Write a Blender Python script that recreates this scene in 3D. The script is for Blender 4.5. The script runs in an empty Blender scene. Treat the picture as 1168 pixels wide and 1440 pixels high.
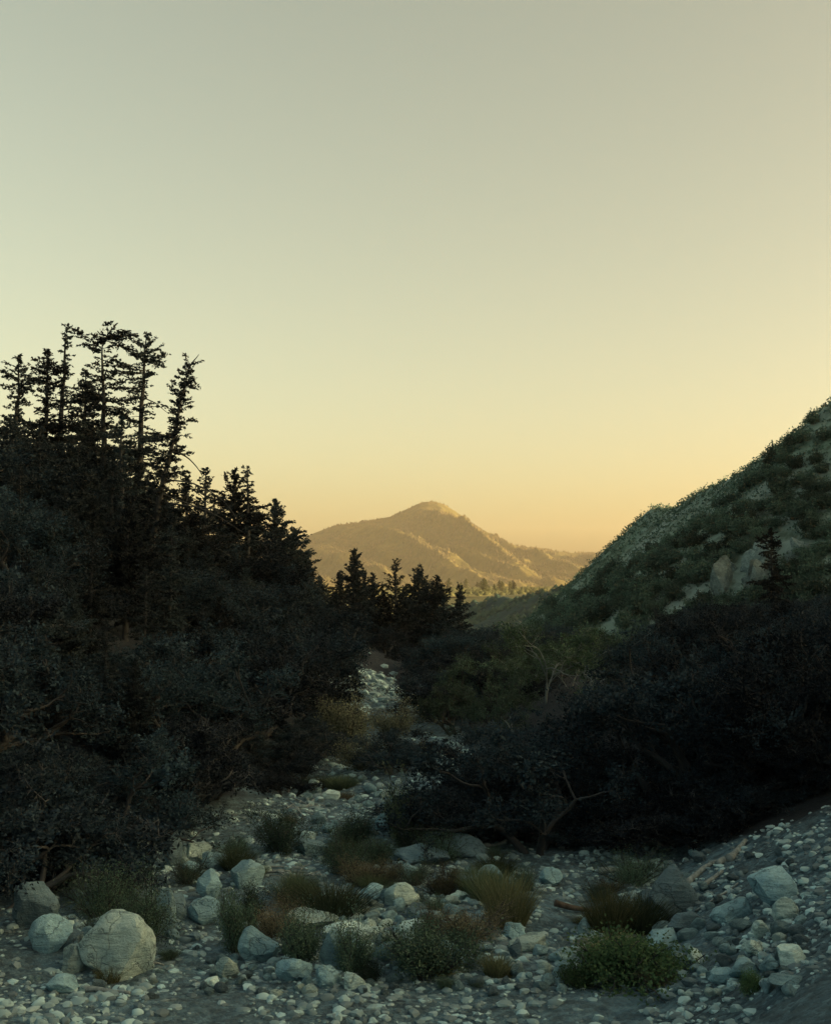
import bpy, math, random
import numpy as np
from mathutils import Vector

R = math.radians
SC = bpy.context.scene
COL = SC.collection

# ------------------------------------------------------------------ camera
PW, PH, F = 1168.0, 1440.0, 1720.0          # photograph size and focal length in its pixels
CAM = np.array([0.0, 0.0, 6.5])
HAZE = 0.000075
PITCH = math.atan(110.0 / F)
cam = bpy.data.objects.new("camera", bpy.data.cameras.new("camera"))
COL.objects.link(cam)
cam.location = CAM
cam.rotation_euler = (math.pi / 2 + PITCH, 0, 0)
cam.data.sensor_fit = 'VERTICAL'
cam.data.sensor_height = 24.0
cam.data.lens = F / PH * 24.0
cam.data.clip_start = 0.5
cam.data.clip_end = 20000
SC.camera = cam

# ------------------------------------------------------------------ sky, sun, exposure
SUN_EL, SUN_AZ = 8.0, 103.0                  # degrees; azimuth clockwise from the view direction (+Y)
world = bpy.data.worlds.new("World")
SC.world = world
world.use_nodes = True
wn = world.node_tree
sky = wn.nodes.new("ShaderNodeTexSky")
sky.sky_type = 'NISHITA'
sky.sun_disc = False
sky.sun_elevation = R(SUN_EL)
sky.sun_rotation = R(SUN_AZ)
sky.air_density = 0.62
sky.dust_density = 4.2
sky.ozone_density = 1.0
tint = wn.nodes.new("ShaderNodeMix")
tint.data_type = 'RGBA'
tint.blend_type = 'MULTIPLY'
tint.inputs[0].default_value = 1.0
tint.inputs[7].default_value = (1.35, 0.985, 0.50, 1)          # warm evening cast over the whole sky
wn.links.new(sky.outputs[0], tint.inputs[6])
wn.links.new(tint.outputs[2], wn.nodes["Background"].inputs[0])
wn.nodes["Background"].inputs[1].default_value = 0.10

sun = bpy.data.objects.new("sun", bpy.data.lights.new("sun", 'SUN'))
COL.objects.link(sun)
sun.data.energy = 3.0
sun.data.angle = R(0.5)
sun.data.color = (1.0, 0.73, 0.38)
sd = Vector((math.sin(R(SUN_AZ)) * math.cos(R(SUN_EL)), math.cos(R(SUN_AZ)) * math.cos(R(SUN_EL)), math.sin(R(SUN_EL))))
sun.rotation_euler = sd.to_track_quat('Z', 'Y').to_euler()

SC.view_settings.view_transform = 'Standard'
SC.view_settings.look = 'None'
SC.view_settings.exposure = 2.33
SC.view_settings.gamma = 1.0
SC.view_settings.use_curve_mapping = False
SC.render.engine = 'CYCLES'
SC.cycles.max_bounces = 5
SC.cycles.diffuse_bounces = 3
SC.cycles.transmission_bounces = 3
SC.cycles.volume_bounces = 0
SC.cycles.use_denoising = True

# ------------------------------------------------------------------ helpers
RNG = np.random.default_rng(7)


def ray(px, py):
    a = (px - PW / 2) / F
    b = -(py - PH / 2) / F
    c, s = math.cos(PITCH), math.sin(PITCH)
    d = np.array([a, c - b * s, s + b * c])
    return d / np.linalg.norm(d)


def at(px, py, Y):
    """point on the sight line of a pixel at the ground distance Y"""
    d = ray(px, py)
    return CAM + d * (Y / d[1])


def project(p):
    v = np.asarray(p, float) - CAM
    c, s = math.cos(PITCH), math.sin(PITCH)
    depth = v[..., 1] * c + v[..., 2] * s
    up = -v[..., 1] * s + v[..., 2] * c
    return PW / 2 + F * v[..., 0] / depth, PH / 2 - F * up / depth


def _hash(ix, iy, seed):
    h = (ix.astype(np.int64) * 374761393 + iy.astype(np.int64) * 668265263 + seed * 974634777) & 0xFFFFFFFF
    h = ((h ^ (h >> 13)) * 1274126177) & 0xFFFFFFFF
    return ((h ^ (h >> 16)) & 0xFFFF) / 65535.0


def vnoise(x, y, seed=0):
    x = np.asarray(x, float)
    y = np.asarray(y, float)
    ix, iy = np.floor(x), np.floor(y)
    fx, fy = x - ix, y - iy
    fx = fx * fx * (3 - 2 * fx)
    fy = fy * fy * (3 - 2 * fy)
    a, b = _hash(ix, iy, seed), _hash(ix + 1, iy, seed)
    c, d = _hash(ix, iy + 1, seed), _hash(ix + 1, iy + 1, seed)
    return (a + (b - a) * fx) * (1 - fy) + (c + (d - c) * fx) * fy


def fbm(x, y, oct=4, seed=0):
    s, amp, tot = 0.0, 1.0, 0.0
    for o in range(oct):
        s = s + amp * (vnoise(np.asarray(x) * 2 ** o, np.asarray(y) * 2 ** o, seed + o) - 0.5)
        tot += amp
        amp *= 0.5
    return s / tot * 2


def sstep(a, b, x):
    t = np.clip((np.asarray(x, float) - a) / (b - a), 0, 1)
    return t * t * (3 - 2 * t)


def make_mesh(name, V, faces, smooth=False, attrs=None):
    """faces: list of integer arrays (n,3) or (n,4)"""
    V = np.asarray(V, np.float32)
    me = bpy.data.meshes.new(name)
    me.vertices.add(len(V))
    me.vertices.foreach_set("co", V.ravel())
    faces = [np.asarray(f, np.int32) for f in faces if len(f)]
    loops = np.concatenate([f.ravel() for f in faces])
    sizes = np.concatenate([np.full(len(f), f.shape[1], np.int32) for f in faces])
    starts = np.concatenate([[0], np.cumsum(sizes)[:-1]]).astype(np.int32)
    me.loops.add(len(loops))
    me.loops.foreach_set("vertex_index", loops)
    me.polygons.add(len(sizes))
    me.polygons.foreach_set("loop_start", starts)
    me.polygons.foreach_set("loop_total", sizes)
    me.polygons.foreach_set("use_smooth", np.full(len(sizes), smooth))
    for k, a in (attrs or {}).items():
        at_ = me.attributes.new(k, 'FLOAT', 'POINT')
        at_.data.foreach_set("value", np.asarray(a, np.float32))
    me.update(calc_edges=True)
    return me


def obj(name, me, mat=None, parent=None, loc=None, rotz=0.0, scale=None, label=None, cat=None, group=None, kind=None):
    o = bpy.data.objects.new(name, me)
    COL.objects.link(o)
    if mat is not None and me is not None and not me.materials:
        me.materials.append(mat)
    if parent:
        o.parent = parent
    if loc is not None:
        o.location = [float(c) for c in loc]
    o.rotation_euler = (0, 0, rotz)
    if scale is not None:
        o.scale = (scale, scale, scale) if np.isscalar(scale) else [float(c) for c in scale]
    tag(o, label, cat, group, kind)
    return o


def tag(o, label=None, cat=None, group=None, kind=None):
    for k, v in (("label", label), ("category", cat), ("group", group), ("kind", kind)):
        if v:
            o[k] = v


def copy_tree(src, loc, rotz=0.0, scale=1.0, label=None, group=None):
    """copy of a thing with copies of its parts; mesh data shared"""
    o = src.copy()
    COL.objects.link(o)
    o.location = [float(c) for c in loc]
    o.rotation_euler = (0, 0, rotz)
    o.scale = (scale, scale, scale) if np.isscalar(scale) else scale
    if label:
        o["label"] = label
    if group:
        o["group"] = group
    for ch in list(src.children):
        c = ch.copy()
        COL.objects.link(c)
        c.parent = o
        for g in list(ch.children):
            d = g.copy()
            COL.objects.link(d)
            d.parent = c
    return o


# ------------------------------------------------------------------ materials
def new_mat(name):
    m = bpy.data.materials.new(name)
    m.use_nodes = True
    nt = m.node_tree
    return m, nt, nt.nodes["Principled BSDF"], nt.nodes["Material Output"]


def N(nt, t, **kw):
    n = nt.nodes.new(t)
    for k, v in kw.items():
        if k.startswith("i_"):
            n.inputs[k[2:].replace("_", " ")].default_value = v
        else:
            setattr(n, k, v)
    return n


def ramp(nt, src, stops):
    r = N(nt, "ShaderNodeValToRGB")
    e = r.color_ramp.elements
    while len(e) < len(stops):
        e.new(0.5)
    for el, (p, c) in zip(e, stops):
        el.position = p
        el.color = (*c, 1) if len(c) == 3 else c
    nt.links.new(src, r.inputs[0])
    return r.outputs[0]


def mixc(nt, fac, a, b, mode='MIX'):
    n = N(nt, "ShaderNodeMix", data_type='RGBA', blend_type=mode)
    for sock, v in ((n.inputs[0], fac), (n.inputs[6], a), (n.inputs[7], b)):
        if hasattr(v, "links"):
            nt.links.new(v, sock)
        elif isinstance(v, (int, float)):
            sock.default_value = v
        else:
            sock.default_value = (*v, 1)
    return n.outputs[2]


def noise(nt, vec, scale, detail=4, rough=0.55, dist=0.0):
    n = N(nt, "ShaderNodeTexNoise")
    n.inputs["Scale"].default_value = scale
    n.inputs["Detail"].default_value = detail
    n.inputs["Roughness"].default_value = rough
    n.inputs["Distortion"].default_value = dist
    if vec is not None:
        nt.links.new(vec, n.inputs["Vector"])
    return n.outputs[0]


def bump(nt, bsdf, height, strength, dist):
    b = N(nt, "ShaderNodeBump")
    b.inputs["Strength"].default_value = strength
    b.inputs["Distance"].default_value = dist
    nt.links.new(height, b.inputs["Height"])
    nt.links.new(b.outputs[0], bsdf.inputs["Normal"])


def leaf_mat(name, dark, light, tip=None, transl=0.25, tone=False):
    """leaf: diffuse with some light passing through; colour differs from leaf to leaf and from plant to plant"""
    m, nt, p, out = new_mat(name)
    geo = N(nt, "ShaderNodeNewGeometry")
    oi = N(nt, "ShaderNodeObjectInfo")
    c = mixc(nt, geo.outputs["Random Per Island"], dark, light)
    hsv = N(nt, "ShaderNodeHueSaturation")
    mr = N(nt, "ShaderNodeMapRange")
    nt.links.new(oi.outputs["Random"], mr.inputs[0])
    mr.inputs[3].default_value = 0.45
    mr.inputs[4].default_value = 1.75
    mh = N(nt, "ShaderNodeMapRange")
    nt.links.new(oi.outputs["Random"], mh.inputs[0])
    mh.inputs[3].default_value = 0.508
    mh.inputs[4].default_value = 0.486
    if tone:                                        # sprays of older and younger leaves
        ta = N(nt, "ShaderNodeAttribute", attribute_name="tone")
        tm_ = N(nt, "ShaderNodeMapRange")
        nt.links.new(ta.outputs["Fac"], tm_.inputs[0])
        tm_.inputs[3].default_value = 0.6
        tm_.inputs[4].default_value = 1.45
        mm = N(nt, "ShaderNodeMath", operation='MULTIPLY')
        nt.links.new(mr.outputs[0], mm.inputs[0])
        nt.links.new(tm_.outputs[0], mm.inputs[1])
        val = mm.outputs[0]
    else:
        val = mr.outputs[0]
    nt.links.new(c, hsv.inputs["Color"])
    nt.links.new(val, hsv.inputs["Value"])
    nt.links.new(mh.outputs[0], hsv.inputs["Hue"])
    col = hsv.outputs[0]
    p.inputs["Roughness"].default_value = 0.7
    p.inputs["Specular IOR Level"].default_value = 0.08
    nt.links.new(col, p.inputs["Base Color"])
    tr = N(nt, "ShaderNodeBsdfTranslucent")
    nt.links.new(col, tr.inputs["Color"])
    mx = N(nt, "ShaderNodeMixShader")
    mx.inputs[0].default_value = transl
    nt.links.new(p.outputs[0], mx.inputs[1])
    nt.links.new(tr.outputs[0], mx.inputs[2])
    nt.links.new(mx.outputs[0], out.inputs[0])
    return m


def bark_mat(name, a, b, scale=6.0):
    m, nt, p, out = new_mat(name)
    tc = N(nt, "ShaderNodeTexCoord")
    mp = N(nt, "ShaderNodeMapping")
    mp.inputs["Scale"].default_value = (1, 1, 0.25)
    nt.links.new(tc.outputs["Object"], mp.inputs[0])
    n = noise(nt, mp.outputs[0], scale, 5, 0.65)
    nt.links.new(ramp(nt, n, [(0.35, a), (0.65, b)]), p.inputs["Base Color"])
    p.inputs["Roughness"].default_value = 0.9
    bump(nt, p, n, 0.6, 0.03)
    return m


def rock_mat(name, lo, hi, streak=0.35):
    m, nt, p, out = new_mat(name)
    tc = N(nt, "ShaderNodeTexCoord")
    oi = N(nt, "ShaderNodeObjectInfo")
    va = N(nt, "ShaderNodeVectorMath", operation='ADD')
    nt.links.new(tc.outputs["Object"], va.inputs[0])
    vm = N(nt, "ShaderNodeVectorMath", operation='SCALE')
    cx = N(nt, "ShaderNodeCombineXYZ")
    for i in range(3):
        nt.links.new(oi.outputs["Random"], cx.inputs[i])
    nt.links.new(cx.outputs[0], vm.inputs[0])
    vm.inputs[3].default_value = 40.0
    nt.links.new(vm.outputs[0], va.inputs[1])
    vec = va.outputs[0]
    big = noise(nt, vec, 1.6, 4, 0.6)
    mp = N(nt, "ShaderNodeMapping")
    mp.inputs["Rotation"].default_value = (0.4, 0.5, 0.3)
    mp.inputs["Scale"].default_value = (0.7, 1.0, 5.5)
    nt.links.new(vec, mp.inputs[0])
    stk = noise(nt, mp.outputs[0], 2.4, 5, 0.65, 0.6)
    speck = noise(nt, vec, 38.0, 2, 0.7)
    c = ramp(nt, big, [(0.3, lo), (0.68, hi)])
    dk = tuple(0.45 * x for x in lo)
    c = mixc(nt, ramp(nt, stk, [(0.30, (streak,) * 3), (0.50, (0, 0, 0))]), c, dk)
    c = mixc(nt, ramp(nt, speck, [(0.30, (0.55,) * 3), (0.45, (0, 0, 0))]), c, dk)
    wv = N(nt, "ShaderNodeVectorMath", operation='ADD')
    nz = N(nt, "ShaderNodeTexNoise")
    nz.inputs["Scale"].default_value = 2.2
    nz.inputs["Detail"].default_value = 4
    nt.links.new(vec, nz.inputs["Vector"])
    nt.links.new(vec, wv.inputs[0])
    nt.links.new(nz.outputs["Color"], wv.inputs[1])
    ed = N(nt, "ShaderNodeTexVoronoi", feature='DISTANCE_TO_EDGE')
    ed.inputs["Scale"].default_value = 0.9
    nt.links.new(wv.outputs[0], ed.inputs["Vector"])
    crk = ramp(nt, ed.outputs["Distance"], [(0.0, (0.45,) * 3), (0.014, (0, 0, 0))])
    c = mixc(nt, crk, c, tuple(0.25 * x for x in lo))
    lich = noise(nt, vec, 5.5, 5, 0.7)
    c = mixc(nt, ramp(nt, lich, [(0.56, (0, 0, 0)), (0.66, (0.55,) * 3)]), c, tuple(0.6 * a_ for a_ in lo))
    hsv = N(nt, "ShaderNodeHueSaturation")
    mr = N(nt, "ShaderNodeMapRange")
    nt.links.new(oi.outputs["Random"], mr.inputs[0])
    mr.inputs[3].default_value = 0.6
    mr.inputs[4].default_value = 1.2
    nt.links.new(mr.outputs[0], hsv.inputs["Value"])
    nt.links.new(c, hsv.inputs["Color"])
    nt.links.new(hsv.outputs[0], p.inputs["Base Color"])
    p.inputs["Roughness"].default_value = 0.85
    p.inputs["Specular IOR Level"].default_value = 0.25
    h = N(nt, "ShaderNodeMath", operation='ADD')
    nt.links.new(stk, h.inputs[0])
    nt.links.new(noise(nt, vec, 9.0, 6, 0.7), h.inputs[1])
    h2 = N(nt, "ShaderNodeMath", operation='SUBTRACT')
    nt.links.new(h.outputs[0], h2.inputs[0])
    nt.links.new(crk, h2.inputs[1])
    bump(nt, p, h2.outputs[0], 0.9, 0.08)
    return m


M = {}
M['oak'] = leaf_mat('oak_leaves', (0.008, 0.017, 0.028), (0.022, 0.043, 0.064), tone=True)
M['brush'] = leaf_mat('grey_brush_leaves', (0.009, 0.019, 0.031), (0.025, 0.044, 0.066), tone=True)
M['needle'] = leaf_mat('conifer_needles', (0.009, 0.016, 0.024), (0.025, 0.040, 0.052), transl=0.1)
M['cotton'] = leaf_mat('sycamore_leaves', (0.024, 0.050, 0.038), (0.052, 0.092, 0.064), transl=0.35, tone=True)
M['bush'] = leaf_mat('creek_bush_leaves', (0.030, 0.064, 0.056), (0.075, 0.135, 0.11))
M['bright'] = leaf_mat('green_bush_leaves', (0.030, 0.070, 0.042), (0.068, 0.128, 0.072), transl=0.35)
M['low'] = leaf_mat('buckwheat_twigs', (0.06, 0.068, 0.05), (0.15, 0.155, 0.115))
M['grass'] = leaf_mat('dry_grass_blades', (0.065, 0.095, 0.06), (0.21, 0.245, 0.15), transl=0.3)
M['reed'] = leaf_mat('green_grass_blades', (0.034, 0.062, 0.046), (0.085, 0.125, 0.085), transl=0.3)
M['feather'] = leaf_mat('feathery_brush', (0.09, 0.12, 0.10), (0.24, 0.29, 0.22), transl=0.3)
M['chap'] = leaf_mat('chaparral_leaves', (0.028, 0.060, 0.060), (0.068, 0.125, 0.105))
M['greenoak'] = leaf_mat('green_oak_leaves', (0.024, 0.048, 0.042), (0.054, 0.094, 0.074), tone=True)
M['twig'] = bark_mat('grey_twigs', (0.024, 0.034, 0.046), (0.062, 0.082, 0.10))
M['bark'] = bark_mat('dark_bark', (0.010, 0.016, 0.023), (0.027, 0.040, 0.054))
M['pale'] = bark_mat('pale_bark', (0.075, 0.105, 0.12), (0.19, 0.25, 0.265), 4.0)
M['drift'] = bark_mat('driftwood', (0.10, 0.145, 0.17), (0.23, 0.31, 0.345), 9.0)
M['darklog'] = bark_mat('dark_log', (0.03, 0.028, 0.027), (0.09, 0.085, 0.08), 9.0)
M['rock'] = rock_mat('granite', (0.12, 0.255, 0.35), (0.30, 0.55, 0.67))
M['palerock'] = rock_mat('pale_granite', (0.28, 0.47, 0.54), (0.52, 0.76, 0.78), 0.75)
M['darkrock'] = rock_mat('grey_granite', (0.07, 0.14, 0.195), (0.15, 0.27, 0.35))
M['cliff'] = rock_mat('outcrop_rock', (0.07, 0.12, 0.14), (0.20, 0.30, 0.325), 0.9)


def ground_mat():
    m, nt, p, out = new_mat('creek_gravel')
    tc = N(nt, "ShaderNodeTexCoord")
    v = tc.outputs["Object"]
    at_ = N(nt, "ShaderNodeAttribute", attribute_name="litter")
    n1 = noise(nt, v, 0.45, 5, 0.6)
    n2 = noise(nt, v, 3.5, 4, 0.65)
    vor = N(nt, "ShaderNodeTexVoronoi", feature='F1')
    vor.inputs["Scale"].default_value = 11.0
    nt.links.new(v, vor.inputs["Vector"])
    c = ramp(nt, n1, [(0.36, (0.030, 0.062, 0.095)), (0.62, (0.12, 0.235, 0.33))])
    peb = N(nt, "ShaderNodeSeparateColor")
    nt.links.new(vor.outputs["Color"], peb.inputs[0])
    c = mixc(nt, ramp(nt, peb.outputs[0], [(0.0, (0, 0, 0)), (1.0, (0.75,) * 3)]), c, (0.19, 0.345, 0.44))
    c = mixc(nt, ramp(nt, n2, [(0.38, (0.65,) * 3), (0.60, (0, 0, 0))]), c, (0.04, 0.063, 0.085))
    lit = mixc(nt, n2, (0.011, 0.018, 0.028), (0.027, 0.042, 0.060))
    c = mixc(nt, at_.outputs["Fac"], c, lit)
    sc_ = N(nt, "ShaderNodeAttribute", attribute_name="scrub")
    c = mixc(nt, sc_.outputs["Fac"], c, (0.075, 0.085, 0.045))
    nt.links.new(c, p.inputs["Base Color"])
    p.inputs["Roughness"].default_value = 0.95
    p.inputs["Specular IOR Level"].default_value = 0.2
    h = N(nt, "ShaderNodeMath", operation='SUBTRACT')
    fine = N(nt, "ShaderNodeMath", operation='ADD')
    nt.links.new(n2, fine.inputs[0])
    nt.links.new(noise(nt, v, 28.0, 4, 0.7), fine.inputs[1])
    nt.links.new(fine.outputs[0], h.inputs[0])
    nt.links.new(vor.outputs["Distance"], h.inputs[1])
    bump(nt, p, h.outputs[0], 1.0, 0.07)
    return m


def slope_mat(name, soil, grass, scrub, s1, s2):
    m, nt, p, out = new_mat(name)
    tc = N(nt, "ShaderNodeTexCoord")
    v = tc.outputs["Object"]
    a = noise(nt, v, s1, 5, 0.6)
    b = noise(nt, v, s2, 4, 0.65)
    c = ramp(nt, a, [(0.38, soil), (0.60, grass)])
    c = mixc(nt, ramp(nt, b, [(0.46, (0, 0, 0)), (0.62, (0.85,) * 3)]), c, scrub)
    nt.links.new(c, p.inputs["Base Color"])
    p.inputs["Roughness"].default_value = 0.95
    p.inputs["Specular IOR Level"].default_value = 0.1
    bump(nt, p, b, 1.0, 0.4)
    return m


M['ground'] = ground_mat()
M['hill'] = slope_mat('dry_hillside_soil', (0.17, 0.25, 0.255), (0.115, 0.19, 0.165), (0.040, 0.068, 0.056), 0.045, 0.22)
M['farhill'] = slope_mat('brush_hillside', (0.018, 0.052, 0.066), (0.028, 0.068, 0.070), (0.011, 0.033, 0.044), 0.03, 0.16)
M['mount'] = slope_mat('forested_mountain', (0.125, 0.108, 0.038), (0.09, 0.085, 0.030), (0.05, 0.050, 0.020), 0.010, 0.045)
M['plain'] = slope_mat('dry_valley_meadow', (0.21, 0.19, 0.085), (0.12, 0.13, 0.055), (0.06, 0.075, 0.035), 0.006, 0.02)

# ------------------------------------------------------------------ terrain
def xl(y):
    return np.interp(y, [0, 18, 24, 30, 33, 37, 42, 48, 60, 68, 78, 100, 200, 400],
                     [-9.5, -9.2, -8.6, -7.2, -6.2, -4.7, -3.9, -3.3, -3.2, -2.6, -0.6, 1.0, 4.0, 6.0])


def xr(y):
    return np.interp(y, [0, 16, 20, 24, 27, 30, 34, 38, 44, 52, 60, 78, 100, 200, 400],
                     [1.5, 2.4, 3.1, 4.3, 5.2, 6.2, 5.6, 3.6, 2.2, 1.4, 1.6, 5.0, 8.0, 14.0, 22.0])


# crest of the canyon's other wall: it falls from out of frame down to the valley
RIDGE = np.array([[190, -160, 66], [185, -40, 64], [172, 60, 58], [150, 110, 54]] +  # unseen near end, height set to keep sun off the canyon
                 [list(at(px, py, Y)) for px, py, Y in
                  [(1180, 545, 196), (1121, 588, 210), (1085, 612, 220), (1040, 651, 233), (1010, 668, 243), (975, 681, 255),
                   (950, 690, 265), (915, 707, 279), (892, 738, 289), (860, 767, 301), (830, 797, 313), (800, 824, 326),
                   (770, 851, 339), (735, 880, 355), (690, 915, 380), (640, 940, 410)]])


def tent(x, y, P, k):
    """height below a crest line P at slope k; smooth maximum over its segments"""
    x = np.asarray(x, float)
    y = np.asarray(y, float)
    best = np.full(np.broadcast(x, y).shape, -1e9)
    for a, b in zip(P[:-1], P[1:]):
        d = b[:2] - a[:2]
        t = np.clip(((x - a[0]) * d[0] + (y - a[1]) * d[1]) / (d @ d), 0, 1)
        dist = np.hypot(x - a[0] - t * d[0], y - a[1] - t * d[1])
        z = a[2] + t * (b[2] - a[2]) - k * (np.sqrt(dist * dist + 4.0) - 2.0) - (13 * k * (1 - np.exp(-dist / 18.0)))
        best = np.maximum(best, z)
    return best


def hill_z(x, y):
    z = tent(x, y, RIDGE, 0.72)
    g = fbm(np.asarray(x) / 38.0 + 3, np.asarray(y) / 38.0, 5, 41)
    g2 = fbm((np.asarray(x) * 0.86 + np.asarray(y) * 0.5) / 14.0, (np.asarray(y) * .86 - np.asarray(x) * .5) / 30.0, 3, 57)
    top = tent(x, y, RIDGE, 0.0)
    fade = np.clip((top - z) / 7.0, 0.10, 1.0)
    return z + (g * 2.6 + g2 * 1.8 - 1.0) * fade


def gz(x, y):
    x = np.asarray(x, float)
    y = np.asarray(y, float)
    bed = fbm(x / 4.0, y / 6.0, 4, 3) * 0.38 + fbm(x / 0.9, y / 0.9, 3, 9) * 0.10
    bed = bed * sstep(250, 60, y)
    dl = np.maximum(0, xl(y) - x)
    sl = np.interp(y, [0, 90, 120, 160, 220], [0.55, 0.52, 0.32, 0.12, 0.0])
    left = 55 * (1 - np.exp(-sl * np.sqrt(dl * dl + 1.2) / 55)) - sl * 1.09 * (dl < 0) - 55 * (1 - np.exp(-sl * 1.095 / 55))
    left = np.maximum(left, 0) * sstep(700, 330, y)
    dr = np.maximum(0, x - xr(y))
    sr = np.interp(y, [0, 28, 45, 60, 100, 180], [0.62, 0.56, 0.38, 0.26, 0.12, 0.05])
    right = np.maximum(0, 40 * (1 - np.exp(-sr * (np.sqrt(dr * dr + 0.6) - 0.77) / 40)))
    rough = fbm(x / 7.0, y / 7.0, 4, 15) * np.clip((dl + dr) / 6.0, 0, 1) * 1.1 * sstep(500, 200, y)
    drop = -0.042 * np.maximum(0, np.minimum(y, 590) - 92) * sstep(930, 790, y)
    rise = 26 * (1 - np.exp(-0.5 * np.maximum(0, -30 - y) / 26))      # unseen rise added behind the viewpoint to block low, warm skylight
    return rise + bed + left + right + rough + drop


def surf(x, y):
    """top surface: ground sheet or hillside, whichever is higher"""
    return np.maximum(gz(x, y), hill_z(x, y))


def hit(px, py, fn=gz, y0=12.0, y1=420.0):
    d = ray(px, py)
    ys = np.concatenate([np.arange(y0, 60, 0.05), np.arange(60, y1, 0.25)])
    P = CAM[None] + d[None] * (ys / d[1])[:, None]
    below = P[:, 2] < fn(P[:, 0], P[:, 1])
    if not below.any():
        return None
    return P[int(np.argmax(below))]


def axis(lo, hi, fine_lo, fine_hi, step, grow=1.09):
    mid = list(np.arange(fine_lo, fine_hi + step / 2, step))
    a, s = fine_hi, step
    while a < hi:
        s *= grow
        a += s
        mid.append(min(a, hi))
    a, s, pre = fine_lo, step, []
    while a > lo:
        s *= grow
        a -= s
        pre.append(max(a, lo))
    return np.array(pre[::-1] + mid)


def grid_mesh(name, X, Y, Z, smooth=True, attrs=None):
    ny, nx = X.shape
    V = np.stack([X, Y, Z], -1).reshape(-1, 3)
    i = np.arange(ny * nx).reshape(ny, nx)
    Fq = np.stack([i[:-1, :-1], i[:-1, 1:], i[1:, 1:], i[1:, :-1]], -1).reshape(-1, 4)
    return make_mesh(name, V, [Fq], smooth, attrs)


xs = axis(-2600, 2600, -10.5, 10.5, 0.17, 1.055)
ys = axis(-200, 6200, 16, 42, 0.17, 1.045)
X, Y = np.meshgrid(xs, ys)
Z = gz(X, Y)
edge = np.maximum(xl(Y) - X, X - xr(Y) - 4.0 * sstep(31, 25, Y))
edge = edge + fbm(X / 1.6, Y / 1.6, 3, 71) * 1.3
talus = np.exp(-(((X + 2.4) / 3.6) ** 2 + ((Y - 76) / 9) ** 2) * 1.2)
litter = np.maximum(sstep(-0.2, 1.8, edge), sstep(60, 72, Y + fbm(X / 6, Y / 6, 3, 72) * 8)) * (1 - sstep(0.25, 0.6, talus))
ground = obj("ground", grid_mesh("ground", X, Y, Z, True, {"litter": litter.ravel(), "scrub": sstep(150, 260, Y).ravel()}), M['ground'], kind="structure")
ground["label"] = "dry gravelly creek bed and wooded canyon floor"

# hillside beyond the trees
u = np.concatenate([np.arange(-60, 40, 4.0), np.arange(40, 480, 1.5)])
hx = np.concatenate([np.arange(4, 110, 1.1), np.arange(110, 330, 4.0)])
HX, HY = np.meshgrid(hx, u)
HZ = hill_z(HX, HY)
me = grid_mesh("hillside", HX, HY, HZ)
hill = obj("hillside", me, M['hill'], kind="structure")
hill["label"] = "steep scrubby hillside closing the valley"

# lower hill farther down the valley; its hidden right end is added to shade it
R2 = np.array([list(at(px, py, Yd)) for px, py, Yd in
               [(1330, 640, 540), (1150, 705, 560), (1000, 765, 575), (880, 808, 595), (800, 826, 620), (765, 828, 640), (735, 831, 660), (705, 837, 690),
                (680, 843, 720), (655, 850, 760), (620, 858, 800), (560, 866, 850)]])


def hill2_z(x, y):
    z = tent(x, y, R2, 0.42)
    fade = np.clip((tent(x, y, R2, 0.0) - z) / 8.0, 0.06, 1)
    return z + fbm(x / 60.0, y / 60.0, 5, 91) * 7.0 * fade + fbm(x / 6.0, y / 6.0, 2, 93) * 1.4 * np.clip(fade * 2, 0, 1)


HX, HY = np.meshgrid(np.arange(-30, 320, 2.4), np.arange(430, 900, 2.6))
hill2 = obj("hill", grid_mesh("hill", HX, HY, hill2_z(HX, HY)), M['farhill'], kind="structure")
hill2["label"] = "low dark green hill farther down the valley"

# far mountain, about four kilometres off
MD = 4000.0
prof = np.array([list(at(px, py, MD)) for px, py in
                 [(-200, 800), (60, 778), (200, 790), (300, 796), (370, 786), (415, 766), (440, 750), (470, 739), (500, 735),
                  (528, 730), (548, 726), (568, 718), (585, 709), (598, 705), (612, 705), (624, 709), (640, 719), (665, 738),
                  (690, 754), (705, 763), (722, 766), (745, 770), (775, 774), (805, 777), (835, 778), (900, 784), (1000, 772),
                  (1150, 790), (1400, 800)]])


def mount_z(x, y):
    v = (MD - y) / 1150.0                                    # 0 at the crest, 1 at the foot
    v = np.clip(v, -1.5, 1.0)
    vp = np.maximum(v, 0)
    skew = x - vp * 430.0 + 35 * fbm(x / 300.0, y / 300.0, 3, 23)
    pz = np.interp(x - np.clip(vp, 0, 1) * 150.0, prof[:, 0], prof[:, 2])
    fall = np.where(v >= 0, (1 - v) ** 1.2, np.maximum(0, 1 + v * 0.9))

    def crest(s):
        return 1 - np.abs(np.sin(s * math.pi)) ** 0.85
    spur = crest(skew / 205.0 + 0.1)
    spur2 = crest((skew * 0.9 + y * 0.10 + 30 * fbm(x / 120.0, y / 120.0, 3, 29)) / 88.0)
    m = np.clip(vp * 2.4, 0, 1) * np.clip((1.05 - v) * 2.0, 0, 1)
    m = m * np.clip(pz / 230.0, 0.15, 1.0)
    z = 4 + (pz - 4) * fall + (spur - 0.4) * 66 * m + (spur2 - 0.4) * 28 * m
    z = z + fbm(x / 80.0, y / 80.0, 4, 77) * 18 * np.clip(np.abs(v) * 3, 0.0, 1)
    z = z + fbm(x / 16.0, y / 16.0, 2, 78) * 4.0 * np.clip(np.abs(v) * 20, 0.35, 1)
    return np.where(v >= 1.0, 2.0, z)


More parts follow.
